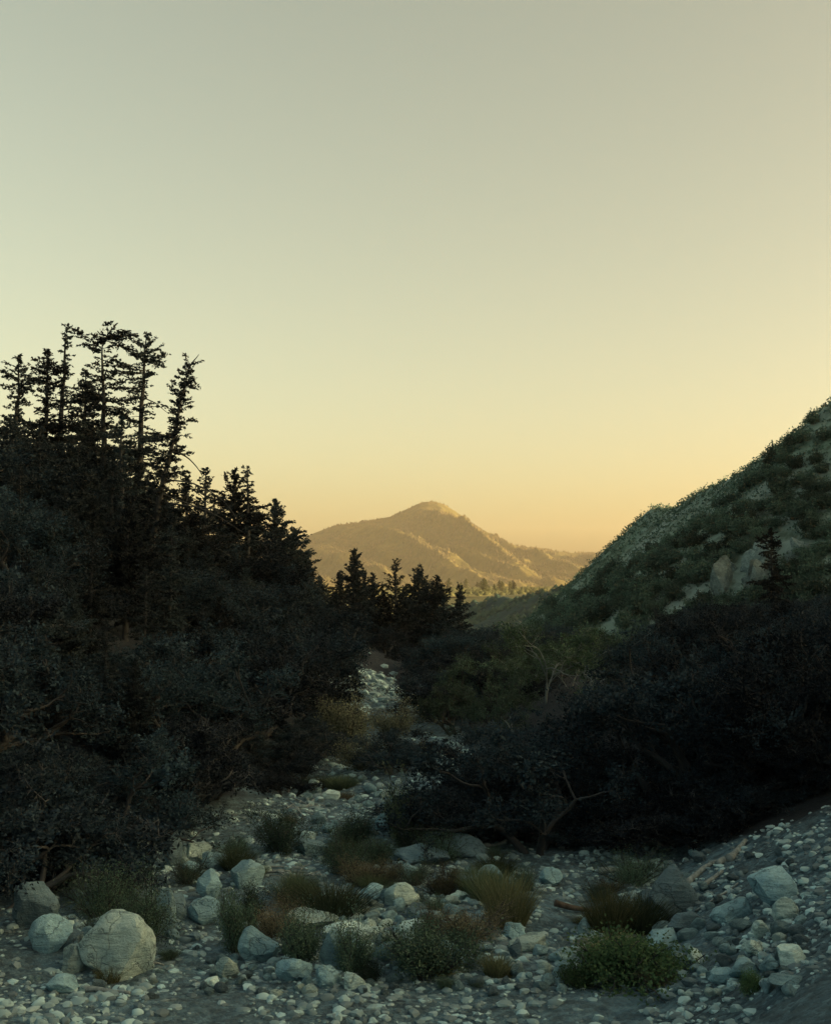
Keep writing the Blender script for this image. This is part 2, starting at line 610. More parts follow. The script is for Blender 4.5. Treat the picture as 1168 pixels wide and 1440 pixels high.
HX, HY = np.meshgrid(np.concatenate([np.arange(-1500, -560, 25), np.arange(-560, 800, 7.2), np.arange(800, 1500, 25)]), np.concatenate([np.arange(2845, 4060, 7.2), np.arange(4060, 5000, 40)]))
mountain = obj("mountain", grid_mesh("mountain", HX, HY, mount_z(HX, HY)), M['mount'], kind="structure")
mountain["label"] = "sunlit pointed mountain at the end of the valley"

# sunlit flat at the mountain's foot
HX, HY = np.meshgrid(np.arange(-900, 900, 20.0), np.arange(950, 2900, 24.0))
PZ = 1.5 + 7 * sstep(950, 1700, HY) * sstep(2900, 2300, HY) + fbm(HX / 130.0, HY / 130.0, 4, 33) * 4.0 * sstep(950, 1150, HY)
meadow = obj("valley_terrain", grid_mesh("valley_terrain", HX, HY, PZ), M['plain'], kind="structure")
meadow["label"] = "sunlit meadow on the far valley floor"

# ------------------------------------------------------------------ plant builders
def tube(points, radii, n=6):
    P = np.asarray(points, float)
    T = np.gradient(P, axis=0)
    T /= np.linalg.norm(T, axis=1)[:, None] + 1e-9
    ref = np.array([0.31, 0.17, 0.93]) if abs(T[0][2]) < 0.8 else np.array([0.9, 0.3, 0.1])
    A = np.cross(T, ref)
    A /= np.linalg.norm(A, axis=1)[:, None] + 1e-9
    B = np.cross(T, A)
    ang = np.arange(n) * 2 * math.pi / n
    rr = np.asarray(radii, float)[:, None, None]
    V = P[:, None] + rr * (np.cos(ang)[None, :, None] * A[:, None] + np.sin(ang)[None, :, None] * B[:, None])
    k = len(P)
    i = np.arange(k * n).reshape(k, n)
    j = np.roll(i, -1, axis=1)
    Fq = np.stack([i[:-1], j[:-1], j[1:], i[1:]], -1).reshape(-1, 4)
    return V.reshape(-1, 3), Fq


class Builder:
    def __init__(self):
        self.V, self.Q, self.T, self.n = [], [], [], 0

    def add(self, V, Q=None, T=None):
        if Q is not None and len(Q):
            self.Q.append(np.asarray(Q) + self.n)
        if T is not None and len(T):
            self.T.append(np.asarray(T) + self.n)
        self.V.append(np.asarray(V, float))
        self.n += len(V)

    def mesh(self, name, smooth=False):
        fs = []
        if self.Q:
            fs.append(np.concatenate(self.Q))
        if self.T:
            fs.append(np.concatenate(self.T))
        return make_mesh(name, np.concatenate(self.V), fs, smooth)


def unit(rng, n):
    v = rng.normal(size=(n, 3))
    return v / (np.linalg.norm(v, axis=1)[:, None] + 1e-9)


def leaves(b, C, D, L, W, rng):
    """one rhombic leaf per centre C, long axis D"""
    n = len(C)
    D = D / (np.linalg.norm(D, axis=1)[:, None] + 1e-9)
    S = np.cross(D, unit(rng, n))
    S /= np.linalg.norm(S, axis=1)[:, None] + 1e-9
    L = np.broadcast_to(np.asarray(L, float), (n,))[:, None]
    W = np.broadcast_to(np.asarray(W, float), (n,))[:, None]
    V = np.stack([C - D * L * .5, C + S * W * .5 - D * L * .05, C + D * L * .5, C - S * W * .5 - D * L * .05], 1).reshape(-1, 3)
    i = np.arange(n)[:, None] * 4
    b.add(V, Q=i + np.arange(4)[None])


def bend(rng, p0, d0, length, k, wob, pull=0.0):
    pts, d, p = [np.array(p0, float)], np.array(d0, float) / np.linalg.norm(d0), np.array(p0, float)
    for _ in range(k):
        d = d + rng.normal(size=3) * wob + np.array([0, 0, pull])
        d /= np.linalg.norm(d)
        p = p + d * length / k
        pts.append(p.copy())
    return np.array(pts), d


def broadleaf(seed, h, spread, stems=3, leaf=0.085, n_leaf=42, mat='oak', trunk_h=0.22, bare=0.15, clump=0.34, bark='bark', depth=3, name=None, droop=0.0, rad=0.026):
    """multi-stemmed tree of unit design height h: limbs forking to twigs, leaf clumps round the twigs"""
    rng = np.random.default_rng(seed)
    tb, cb = Builder(), Builder()
    tips = []

    def grow(p, d, length, r, lev):
        pts, dd = bend(rng, p, d, length, 5, 0.17, 0.02 - droop * lev)
        rad = np.linspace(r, r * 0.62, len(pts))
        tb.add(*tube(pts, rad, 6 if lev < 2 else 4))
        if lev >= depth:
            tips.append(pts[-1])
            tips.append(pts[-3])
            return
        for _ in range(rng.integers(2, 4) + (lev == 0)):
            v = dd + unit(rng, 1)[0] * np.array([1, 1, 0.75]) * (0.85 + 0.12 * lev)
            v[2] = v[2] * 0.85 + 0.12
            f = rng.uniform(0.45, 1.0)
            q = pts[min(len(pts) - 1, 1 + int(f * (len(pts) - 1)))]
            grow(q, v, length * rng.uniform(0.62, 0.88), r * 0.58, lev + 1)

    for s in range(stems):
        a = 2 * math.pi * (s + rng.uniform(-.25, .25)) / stems
        d = np.array([math.cos(a) * spread, math.sin(a) * spread, 1.0])
        grow(np.array([math.cos(a), math.sin(a), 0]) * 0.05 * stems - np.array([0, 0, 0.25]), d, h * (trunk_h + 0.12), rad * h * rng.uniform(.75, 1.1), 0)
    tips = np.array(tips)
    k = h / tips[:, 2].max()
    tipz = tips.copy()
    tipz = tipz[rng.random(len(tipz)) > bare]
    cr = clump * h / 4.0 * rng.uniform(0.6, 1.35, len(tipz))
    kt = 9                                          # twigs in a spray, leaves along each
    per = max(3, n_leaf // kt)
    td = unit(rng, len(tipz) * kt)
    td[:, 2] = td[:, 2] * 0.75 + 0.15
    tlen = np.repeat(cr, kt) * rng.uniform(.7, 1.6, len(td))
    t0 = np.repeat(tipz, kt, 0)
    t1 = t0 + td * tlen[:, None]
    sv = np.cross(td, [0.3, 0.2, 0.9])
    sv /= np.linalg.norm(sv, axis=1)[:, None] + 1e-9
    tw = 0.008
    Vt_ = np.stack([t0 - sv * tw, t0 + sv * tw, t1], 1).reshape(-1, 3)
    tb.add(Vt_, T=np.arange(len(td) * 3).reshape(-1, 3))
    along = rng.uniform(.2, 1.05, (len(td), per, 1))
    C = (t0[:, None] + (td * tlen[:, None])[:, None] * along + rng.normal(size=(len(td), per, 3)) * 0.045 * h / 4.0).reshape(-1, 3)
    n_leaf = per * kt
    n = len(C)
    D = unit(rng, n) * 0.9 + np.repeat(td, per, 0)
    big = np.repeat(rng.choice([0.7, 0.85, 1.0, 1.35], len(tipz)), n_leaf)
    leaves(cb, C, D, leaf * big * rng.uniform(.6, 1.35, n), leaf * .55 * big, rng)
    cm = cb.mesh("crown")
    ta = cm.attributes.new("tone", 'FLOAT', 'POINT')
    ta.data.foreach_set("value", np.repeat(rng.random(len(tipz)), n_leaf * 4).astype(np.float32))
    return tb.mesh("trunk", True), cm, k


def conifer(seed, h, lean=(0, 0), prof=None, n_br=90, base=0.12, up=(0.1, 0.5), drop=0.12, needle=0.24, dens=1.0, r=None, side=None, flat_top=0.0, twig=0.34, wob=0.05, sag=0.10, long=None):
    """tapered trunk with whorled limbs; prof(t) limb length as a share of height, t from crown base to top"""
    rng = np.random.default_rng(seed)
    tb, cb = Builder(), Builder()
    k = 14
    t = np.linspace(0, 1, k)
    wx = np.cumsum(rng.normal(size=k)) * wob * h / k
    wy = np.cumsum(rng.normal(size=k)) * wob * h / k
    P = np.stack([lean[0] * h * t ** 1.6 + wx, lean[1] * h * t ** 1.6 + wy, h * t], -1)
    P[0, 2] = -0.4
    r = r or 0.016 * h + 0.05
    tb.add(*tube(P, r * (1 - t) ** 0.8 + 0.018, 7))
    n_br = int(n_br * 1.8)
    for i in range(n_br):
        tt = (i + rng.random()) / n_br
        short = i % 3 == 1
        if rng.random() < drop * (0.3 if short else 1.0):
            continue
        f = base + (1 - base) * tt
        p = np.array([np.interp(f, t, P[:, c]) for c in range(3)])
        L = max(0.12, prof(tt) * h * (rng.uniform(0.55, 1.25) if not short else rng.uniform(0.2, 0.5)))
        az = i * 2.399963 + rng.normal() * 0.5
        if side is not None and rng.random() < side[1]:
            az = side[0] + rng.normal() * 0.6
            L *= 1.25
        el = up[0] + (up[1] - up[0]) * tt + rng.normal() * 0.13
        d = np.array([math.cos(az) * math.cos(el), math.sin(az) * math.cos(el), math.sin(el)])
        pts, _ = bend(rng, p, d, L, 6, 0.09, -sag * (1 - tt))
        tb.add(*tube(pts, np.linspace(0.012 * L + 0.012, 0.006, len(pts)), 3))
        nt_ = max(6, int(9 * L * dens))
        s = rng.uniform(0.06, 1.0, nt_) ** 0.85
        q = np.stack([np.interp(s * 6, np.arange(7), pts[:, c]) for c in range(3)], -1)
        dirv = np.stack([np.gradient(pts[:, c]) for c in range(3)], -1)
        ax = np.stack([np.interp(s * 6, np.arange(7), dirv[:, c]) for c in range(3)], -1)
        ax /= np.linalg.norm(ax, axis=1)[:, None] + 1e-9
        sidev = np.cross(ax, [0, 0, 1.0]) * rng.choice([-1, 1], nt_)[:, None]
        td = ax * 0.75 + sidev * 0.85 + rng.normal(size=(nt_, 3)) * 0.25
        td[:, 2] -= 0.25 * rng.random(nt_)
        td /= np.linalg.norm(td, axis=1)[:, None]
        tl = np.maximum(0.12, L * twig * (1.1 - 0.75 * s) * rng.uniform(.6, 1.3, nt_))
        m = np.maximum(2, (tl / needle * 5.5).astype(int))
        rep = np.repeat(np.arange(nt_), m)
        along = rng.random(len(rep))
        C = q[rep] + td[rep] * (tl[rep] * along)[:, None] + rng.normal(size=(len(rep), 3)) * 0.035
        D = td[rep] + rng.normal(size=(len(rep), 3)) * 0.55
        leaves(cb, C, D, needle * rng.uniform(.6, 1.25, len(rep)), needle * 0.42, rng)
    for (f, az, el, L, sg) in (long or []):                    # long bare limbs
        p = np.array([np.interp(f, t, P[:, c]) for c in range(3)])
        d = np.array([math.cos(az) * math.cos(el), math.sin(az) * math.cos(el), math.sin(el)])
        pts, _ = bend(rng, p, d, L, 9, 0.05, -sg)
        tb.add(*tube(pts, np.linspace(0.045, 0.014, len(pts)), 4))
    return tb.mesh("trunk", True), cb.mesh("crown")


def bush_mesh(seed, w, h, n_stem=26, n_leaf=7000, leaf=0.042, up=0.35, ragged=0.25, wid=0.6):
    """leafy bush: stems fanning from the root, leaves along them, uneven outline"""
    rng = np.random.default_rng(seed)
    sb, lb = Builder(), Builder()
    P, T = [], []
    ph1, ph2 = rng.uniform(0, 6.28, 2)
    for s in range(n_stem):
        a = rng.uniform(0, 2 * math.pi)
        rr = math.sqrt(rng.random())
        lob = 1 + 0.34 * math.sin(2 * a + ph1) + 0.24 * math.sin(3 * a + ph2)      # lopsided outline
        d = np.array([math.cos(a) * rr * w * .5 * lob, math.sin(a) * rr * w * .5 * lob, h * (1 - 0.45 * rr ** 2) * (0.55 + 0.45 * lob)])
        L = np.linalg.norm(d) * rng.uniform(1 - ragged, 1 + ragged * 0.6)
        pts, _ = bend(rng, [math.cos(a) * rr * w * .12, math.sin(a) * rr * w * .12, -0.04], d, L, 6, 0.11, 0.02)
        sb.add(*tube(pts, np.linspace(0.012, 0.004, 7), 3))
        for side in range(4):
            q = pts[rng.integers(2, 6)]
            dd = d / np.linalg.norm(d) + unit(rng, 1)[0] * 0.9
            p2, _ = bend(rng, q, dd, L * rng.uniform(.2, .42), 4, 0.15, 0.02)
            sb.add(*tube(p2, np.linspace(0.006, 0.003, 5), 3))
            P.append(p2)
        P.append(pts[2:])
    P = np.concatenate(P)
    idx = rng.integers(0, len(P), n_leaf)
    C = P[idx] + rng.normal(size=(n_leaf, 3)) * (0.045 + 0.035 * w)
    C[:, 2] = np.maximum(C[:, 2], 0.01)
    D = unit(rng, n_leaf)
    D[:, 2] += up
    leaves(lb, C, D, leaf * rng.uniform(.6, 1.3, n_leaf), leaf * wid, rng)
    return sb.mesh("stems_wood", True), lb.mesh("foliage")


def grass_mesh(seed, w, h, n=900, lean=0.25, width=0.012, arch=0.5):
    rng = np.random.default_rng(seed)
    a = rng.uniform(0, 2 * math.pi, n)
    r = np.sqrt(rng.random(n)) * w * 0.38
    base = np.stack([np.cos(a) * r, np.sin(a) * r, np.full(n, -0.03)], -1)
    out = np.stack([np.cos(a), np.sin(a), np.zeros(n)], -1) * (lean * (0.3 + r / (w * .38)))[:, None] + rng.normal(size=(n, 3)) * 0.22
    H = h * (0.25 + 0.9 * rng.random(n) ** 0.9) * (1.05 - 0.45 * r / (w * 0.38))
    V = []
    sd_ = np.stack([-np.sin(a + rng.normal(size=n)), np.cos(a + rng.normal(size=n)), np.zeros(n)], -1)
    for s, ww in ((0, 1.0), (0.4, 0.9), (0.75, 0.6), (1.0, 0.12)):
        c = base + np.stack([out[:, 0] * H * (s + arch * s * s), out[:, 1] * H * (s + arch * s * s), H * (s - 0.22 * arch * s ** 3)], -1)
        V += [c - sd_ * width * ww * .5, c + sd_ * width * ww * .5]
    V = np.stack(V, 1).reshape(-1, 3)
    i = np.arange(n)[:, None] * 8
    Q = np.concatenate([i + np.array([[k, k + 1, k + 3, k + 2]]) for k in (0, 2, 4)])
    return make_mesh("blades", V, [Q])


def ico(sub):
    import bmesh
    bm = bmesh.new()
    bmesh.ops.create_icosphere(bm, subdivisions=sub, radius=1.0)
    V = np.array([v.co for v in bm.verts])
    Fc = np.array([[v.index for v in f.verts] for f in bm.faces])
    bm.free()
    return V / np.linalg.norm(V, axis=1)[:, None], Fc


ICO = {s: ico(s) for s in (1, 2, 3, 4)}


def rock_verts(rng, dims, sub=3, cuts=6, rough=0.08, cutd=(0.55, 0.92)):
    V, Fc = ICO[sub]
    V = V.copy()
    ax_ = unit(rng, 1)[0]
    V += (np.sign(V @ ax_) * np.abs(V @ ax_) ** 2.0 * rng.uniform(-.25, .25))[:, None] * unit(rng, 1)
    for _ in range(cuts * 2):
        n = unit(rng, 1)[0]
        d = rng.uniform(*cutd)
        over = np.maximum(0, V @ n - d)
        V -= over[:, None] * n[None] * 0.94
    disp = np.zeros(len(V))
    for o in range(12):
        kf = unit(rng, 1)[0] * rng.uniform(1.6, 3.0) * 1.45 ** (o * 0.8)
        disp += np.sin(V @ kf + rng.uniform(0, 6.28) + 1.3 * np.sin(V @ kf[[1, 2, 0]])) * 0.72 ** (o * 0.75)
    V *= (1 + rough * disp * 0.4)[:, None]
    V = V * np.asarray(dims)[None]
    return V, Fc


def rock_mesh(name, seed, dims, sub=3, cuts=6, rough=0.08, cutd=(0.55, 0.92)):
    V, Fc = rock_verts(np.random.default_rng(seed), dims, sub, cuts, rough, cutd)
    me = make_mesh(name, V, [Fc], True)
    me.set_sharp_from_angle(angle=R(24 if sub > 2 else 34))
    return me

# ------------------------------------------------------------------ conifers standing on the wooded slope
def plant(name, trunk, crown, mt, mc, loc, rotz=0.0, scale=1.0, label=None, cat="tree", group=None):
    e = bpy.data.objects.new(name, None)
    COL.objects.link(e)
    e.empty_display_size = 0.3
    e.location = [float(c) for c in loc]
    e.rotation_euler = (0, 0, rotz)
    e.scale = (scale, scale, scale) if np.isscalar(scale) else scale
    tag(e, label, cat, group)
    if trunk is not None:
        obj("trunk", trunk, mt, e)
    obj("crown", crown, mc, e)
    return e


def stand(px, Y, py_top, fn=gz):
    """foot point and height of a tree whose tip shows at that pixel and which stands Y metres off"""
    t = at(px, py_top, Y)
    z = float(fn(t[0], t[1]))
    return np.array([t[0], t[1], z]), float(t[2] - z)


P_SPIRE = lambda t: 0.30 * (1 - t) ** 1.1 * (t < 0.62) + (0.055 * (1 - t) + 0.022) * (t >= 0.62)
P_FIR = lambda t: 0.055 + 0.155 * (1 - t) ** 0.8 + 0.05 * math.sin(t * 17)
P_FLAT = lambda t: 0.10 + 0.14 * (1 - t) + (0.05 if t > 0.93 else 0) + 0.04 * math.sin(t * 21)
P_THIN = lambda t: 0.075 * (1 - t) + 0.045
P_CEDAR = lambda t: 0.03 + 0.30 * math.sin(min(1, (1 - t) * 1.25) * math.pi / 2) ** 1.1
P_NARROW = lambda t: 0.045 + 0.27 * (1 - t) ** 0.75
P_SPARSE = lambda t: 0.04 + 0.12 * (1 - t) ** 0.8

CON = [
    # px, Y, py_top, kwargs, lean in pixels of the tip, label
    (88, 80, 462, dict(prof=P_SPIRE, n_br=90, up=(0.25, 0.2), side=(0.1, 0.4), drop=0.25, dens=0.6), 0, "dark fir with thin spire top and long upswept boughs above left slope"),
    (66, 78, 492, dict(prof=P_FIR, n_br=110, up=(0.05, 0.4), dens=1.1), 0, "bushy dark fir crowded against the spire-topped fir"),
    (22, 74, 500, dict(prof=P_FIR, n_br=105, up=(0.0, 0.4), drop=0.25), 0, "dark fir at the far left edge of the view"),
    (152, 76, 474, dict(prof=P_FLAT, n_br=95, up=(0.0, 0.15), drop=0.25, dens=0.9), 0, "flat-topped dark fir with tufted boughs, paired with a taller pointed one"),
    (193, 77, 464, dict(prof=P_FIR, n_br=95, up=(-0.15, 0.3), drop=0.26, dens=0.85, sag=0.05,
                        long=[(0.86, 2.3, 1.1, 1.3, 0.0), (0.72, 0.1, -0.2, 2.0, 0.05), (0.60, -0.2, -0.3, 2.4, 0.05)]), 8, "ragged dark fir with broken top and downswept boughs beside the flat-topped one"),
    (207, 60, 513, dict(prof=P_THIN, n_br=105, up=(0.3, 0.5), drop=0.12, dens=0.8, twig=0.5, r=0.20, needle=0.20, base=0.22,
                        long=[(0.66, 0.1, 0.0, 2.3, 0.16), (0.55, 0.0, 0.1, 4.2, 0.11), (0.47, -0.2, -0.1, 3.6, 0.03), (0.50, 0.3, -0.3, 4.6, 0.02), (0.985, 0.2, 0.9, 0.8, 0)]), 54, "leaning fir with short tufts along its trunk and long bare drooping limbs"),
    (172, 70, 585, dict(prof=P_FIR, n_br=80, up=(-0.1, 0.3), drop=0.2), 0, "shorter dark fir standing left of the leaning fir's trunk"),
    (120, 84, 520, dict(prof=P_FIR, n_br=90, up=(0.0, 0.4)), 0, "dark fir filling the gap behind the flat-topped fir"),
    (284, 76, 660, dict(prof=P_CEDAR, n_br=70, up=(0.2, 0.6), drop=0.3, dens=0.6), 0, "open rounded conifer just below the leaning fir's long limbs"),
    (262, 72, 672, dict(prof=P_CEDAR, n_br=80, up=(0.1, 0.6), drop=0.15), 0, "low dark conifer half hidden by the leaning fir's trunk"),
    (328, 85, 662, dict(prof=P_CEDAR, n_br=95, up=(0.3, 0.8), drop=0.1, dens=1.1), 0, "pointed cedar with rounded tip beside a thin-topped conifer"),
    (349, 84, 655, dict(prof=P_SPARSE, n_br=70, up=(0.1, 0.15), drop=0.3, dens=0.75), 0, "thin sparse conifer with short level boughs above the cedars"),
    (388, 95, 704, dict(prof=P_CEDAR, n_br=115, up=(0.3, 0.9), drop=0.1, dens=1.1), 0, "large dark cedar marking the lower end of the wooded slope"),
    (412, 99, 745, dict(prof=P_CEDAR, n_br=90, up=(0.3, 0.9), drop=0.1), 0, "squat dark cedar in front of the mountain's left foot"),
    (362, 88, 722, dict(prof=P_CEDAR, n_br=90, up=(0.2, 0.8), drop=0.1), 0, "dark cedar between the thin conifer and the large cedar"),
    (452, 118, 812, dict(prof=P_CEDAR, n_br=80, up=(0.3, 0.9)), 0, "small dark cedar at left end of the valley row"),
    (498, 124, 776, dict(prof=P_NARROW, n_br=105, up=(0.3, 0.9), drop=0.08, dens=1.2), 0, "tallest dark cedar of the row below the mountain"),
    (524, 128, 808, dict(prof=P_CEDAR, n_br=90, up=(0.3, 0.9), drop=0.08), 0, "dark cedar at the tallest one's right shoulder in the valley row"),
    (557, 140, 790, dict(prof=P_NARROW, n_br=85, up=(0.4, 0.9), drop=0.3, dens=0.7), 0, "slim see-through cedar in the middle of the valley row"),
    (588, 136, 799, dict(prof=P_NARROW, n_br=105, up=(0.4, 0.9), drop=0.08, dens=1.2), 0, "dense pointed cedar right of the see-through one"),
    (614, 134, 810, dict(prof=P_CEDAR, n_br=100, up=(0.4, 0.9), drop=0.1), 0, "broad-topped dark cedar near the right end of the valley row"),
    (645, 138, 824, dict(prof=P_NARROW, n_br=95, up=(0.4, 0.9), drop=0.15), 0, "last dark cedar of the valley row, beside the low green hill"),
    (478, 116, 806, dict(prof=P_CEDAR, n_br=85, up=(0.3, 0.9), drop=0.08), 0, "dark cedar at the tallest one's left shoulder in the valley row"),
    (512, 132, 806, dict(prof=P_NARROW, n_br=80, up=(0.3, 0.9), drop=0.1), 0, "dark cedar tip showing just right of the tallest one"),
    (541, 126, 832, dict(prof=P_CEDAR, n_br=80, up=(0.3, 0.9), drop=0.1), 0, "dark low cedar before the see-through one of the valley row"),
    (573, 130, 830, dict(prof=P_CEDAR, n_br=80, up=(0.3, 0.9), drop=0.1), 0, "dark low cedar between the see-through and the dense pointed one"),
    (601, 142, 820, dict(prof=P_NARROW, n_br=80, up=(0.3, 0.9), drop=0.1), 0, "dark cedar tip between the pointed and broad-topped ones of the valley row"),
    (625, 130, 846, dict(prof=P_CEDAR, n_br=80, up=(0.3, 0.9), drop=0.1), 0, "dark low cedar before the last two of the valley row"),
    (433, 106, 792, dict(prof=P_CEDAR, n_br=85, up=(0.3, 0.9), drop=0.1), 0, "dark cedar below the squat one at the mountain's left foot"),
    (470, 112, 838, dict(prof=P_CEDAR, n_br=80, up=(0.3, 0.9)), 0, "low dark cedar below the tallest one of the valley row"),
    (684, 120, 888, dict(prof=P_NARROW, n_br=85, up=(0.3, 0.7), drop=0.04, dens=1.4), 0, "small dense dark conifer alone below the low green hill"),
    (661, 122, 902, dict(prof=P_SPARSE, n_br=60, up=(0.3, 0.7)), 0, "little spindly conifer beside the small dense dark one"),
]
PROTO = []
for i, (px, Yd, pt, kw, lp, label) in enumerate(CON):
    foot, h = stand(px, Yd, pt)
    kw = dict(kw)
    kw.setdefault("needle", 0.22 if Yd < 100 else 0.26)
    tm, cm = conifer(100 + i, h, lean=(lp / F * Yd / h, 0), **kw)
    if i in (1, 7, 12, 14):
        PROTO.append((tm, cm, h))
    plant("fir_tree" if Yd < 82 else "cedar_tree", tm, cm, M['bark'], M['needle'], foot, label=label)

# fir on the pale outcrop across the valley
foot, h = stand(1082, 150, 742, surf)
tm, cm = conifer(171, h, prof=P_FIR, n_br=85, up=(0.0, 0.5), drop=0.08, dens=1.3, needle=0.3)
plant("fir_tree", tm, cm, M['bark'], M['needle'], foot, label="lone dark fir against the pale rock outcrop on the right hillside")

# ------------------------------------------------------------------ broadleaf trees
OAKS = []
for s in range(6):
    h = 4.0
    tm, cm, k = broadleaf(300 + s, h, 0.55 + 0.12 * (s % 3), stems=3 + s % 3, leaf=0.075, n_leaf=135, clump=0.40, mat='oak', bare=0.12)
    OAKS.append((tm, cm, float(np.max([v.co.z for v in cm.vertices]))))
GOAKS = []
for tm, cm, th in OAKS[:3]:
    c = cm.copy()
    GOAKS.append((tm, c, th))
BRUSH = []
for s in range(3):
    tm, cm, k = broadleaf(340 + s, 3.0, 0.75, stems=5, leaf=0.06, n_leaf=130, clump=0.34, trunk_h=0.16, bare=0.2)
    BRUSH.append((tm, cm, float(np.max([v.co.z for v in cm.vertices]))))
SYC = []
for s in range(3):
    tm, cm, k = broadleaf(360 + s, 6.0, 0.22, stems=2, leaf=0.11, n_leaf=150, clump=0.42, trunk_h=0.24, bare=0.08, bark='pale', rad=0.011)
    SYC.append((tm, cm, float(np.max([v.co.z for v in cm.vertices]))))

rng = np.random.default_rng(11)
TREES = []                                          # (x, y, radius) of broadleaf trees, to keep smaller things clear


def broad(kind, px, py_top, Yd, label, name="oak_tree", wide=1.0, group=None, idx=None):
    lst, mc, mt = {'oak': (OAKS, 'oak', 'bark'), 'brush': (BRUSH, 'brush', 'twig'), 'syc': (SYC, 'cotton', 'pale'), 'green': (GOAKS, 'greenoak', 'bark')}[kind]
    foot, h = stand(px, Yd, py_top)
    tm, cm, th = lst[(idx % len(lst) if idx is not None else rng.integers(len(lst)))]
    s = h / th
    e = plant(name, tm, cm, M[mt], M[mc], foot, rng.uniform(0, 6.28), (s * wide, s * wide, s), label, "tree", group)
    TREES.append((foot[0], foot[1], s * wide * 1.5))
    return e


NAMED = [
    ('oak', 752, 1002, 31.5, "spreading dark tree with several bare trunks at the creek bank", "oak_tree", 1.15, 0),
    ('oak', 655, 1050, 34.0, "rounded dark tree leaning over the creek bed, left of the many-trunked one", "oak_tree", 0.95, 1),
    ('oak', 850, 1000, 34.5, "dark tree just right of and behind the many-trunked one", "oak_tree", 1.1, 2),
    ('oak', 955, 930, 33.0, "broad black tree behind the large dark boulder", "oak_tree", 1.05, 3),
    ('oak', 1050, 880, 33.5, "tall black tree above the rubble bank", "oak_tree", 1.0, 4),
    ('oak', 1130, 850, 32.5, "black tree at the right edge above the rubble bank", "oak_tree", 1.0, 5),
    ('oak', 1010, 838, 42.0, "dark tree rising highest in the thicket under the outcrop", "oak_tree", 1.0, 1),
    ('oak', 1100, 826, 46.0, "dark tree crown meeting the foot of the pale outcrop", "oak_tree", 1.0, 0),
    ('oak', 930, 905, 44.0, "dark tree filling the thicket below the bare gully", "oak_tree", 1.0, 2),
    ('syc', 766, 848, 58.0, "slender pale-trunked sycamore standing highest above the green thicket", "sycamore_tree", 0.9, 0),
    ('syc', 832, 872, 60.0, "thin pale-trunked sycamore right of the highest one", "sycamore_tree", 0.9, 1),
    ('syc', 800, 900, 62.0, "small yellow-green sycamore between the two pale-trunked ones", "sycamore_tree", 1.0, 2),
    ('syc', 722, 915, 64.0, "low yellow-green sycamore left of the highest one", "sycamore_tree", 1.1, 1),
    ('brush', 556, 1024, 43.0, "round grey-green bush filling the creek bend", "brush_tree", 1.35, 0),
    ('brush', 602, 1022, 45.0, "dull green bush right of the one in the creek bend", "brush_tree", 1.3, 1),
    ('green', 640, 955, 56.0, "leafy green tree above the creek bend bushes", "oak_tree", 1.0, 4),
    ('green', 700, 950, 52.0, "leafy green tree in front of the sycamores", "oak_tree", 1.0, 5),
    ('green', 870, 940, 54.0, "leafy green tree right of the sycamores", "oak_tree", 1.0, 3),
    ('oak', 595, 905, 92.0, "rounded dark tree below the right half of the cedar row", "oak_tree", 1.0, 3),
    ('oak', 545, 918, 96.0, "rounded dark tree above the talus slope", "oak_tree", 1.0, 2),
    ('oak', 480, 880, 84.0, "dark tree on the slope just above the talus", "oak_tree", 1.0, 1),
    ('oak', 445, 905, 70.0, "dark tree overhanging the left end of the talus", "oak_tree", 1.0, 0),
]
for kind, px, pt, Yd, label, nm, wd, ix in NAMED:
    broad(kind, px, pt, Yd, label, nm, wd, None, ix)

# the rest of the thickets: look-alike trees packed on both slopes
CLEAR = [(478, 935, 585, 1015), (395, 1040, 625, 1185), (225, 1175, 420, 1300), (440, 1010, 520, 1110)]


def blocks(foot, h, w):
    (a, b), (c, d) = [project(foot + np.array([0, 0, q])) for q in (0.0, h)]
    ww = w / foot[1] * F * 0.5
    for x0, y0, x1, y1 in CLEAR:
        if a + ww > x0 and a - ww < x1 and b > y0 and d < y1:
            return True
    return False


def fill(n, xr_, yr_, hr, kind, label, group, name, minsep, zmax=None, seed=0, wide=1.0):
    r = np.random.default_rng(seed)
    got, tries = 0, 0
    while got < n and tries < n * 60:
        tries += 1
        y = r.uniform(*yr_)
        a, b = xr_(y)
        if b - a < 0.5:
            continue
        x = r.uniform(a, b)
        h = r.uniform(*hr)
        z = float(gz(x, y))
        foot = np.array([x, y, z])
        px, py = project(foot + np.array([0, 0, h]))
        if px < -60 or px > 1230 or (zmax and py < zmax(px)):
            continue
        if any((x - q[0]) ** 2 + (y - q[1]) ** 2 < (minsep * (0.8 + y / 120)) ** 2 for q in TREES):
            continue
        if blocks(foot, h, h * 0.8):
            continue
        lst, mc, mt = {'oak': (OAKS, 'oak', 'bark'), 'brush': (BRUSH, 'brush', 'twig'), 'green': (GOAKS, 'greenoak', 'bark')}[kind]
        tm, cm, th = lst[r.integers(len(lst))]
        s = h / th
        e = plant(name, tm, cm, M[mt], M[mc], foot, r.uniform(0, 6.28), (s * wide, s * wide, s), label, "tree", group)
        TREES.append((x, y, s * 1.5))
        got += 1
    return got


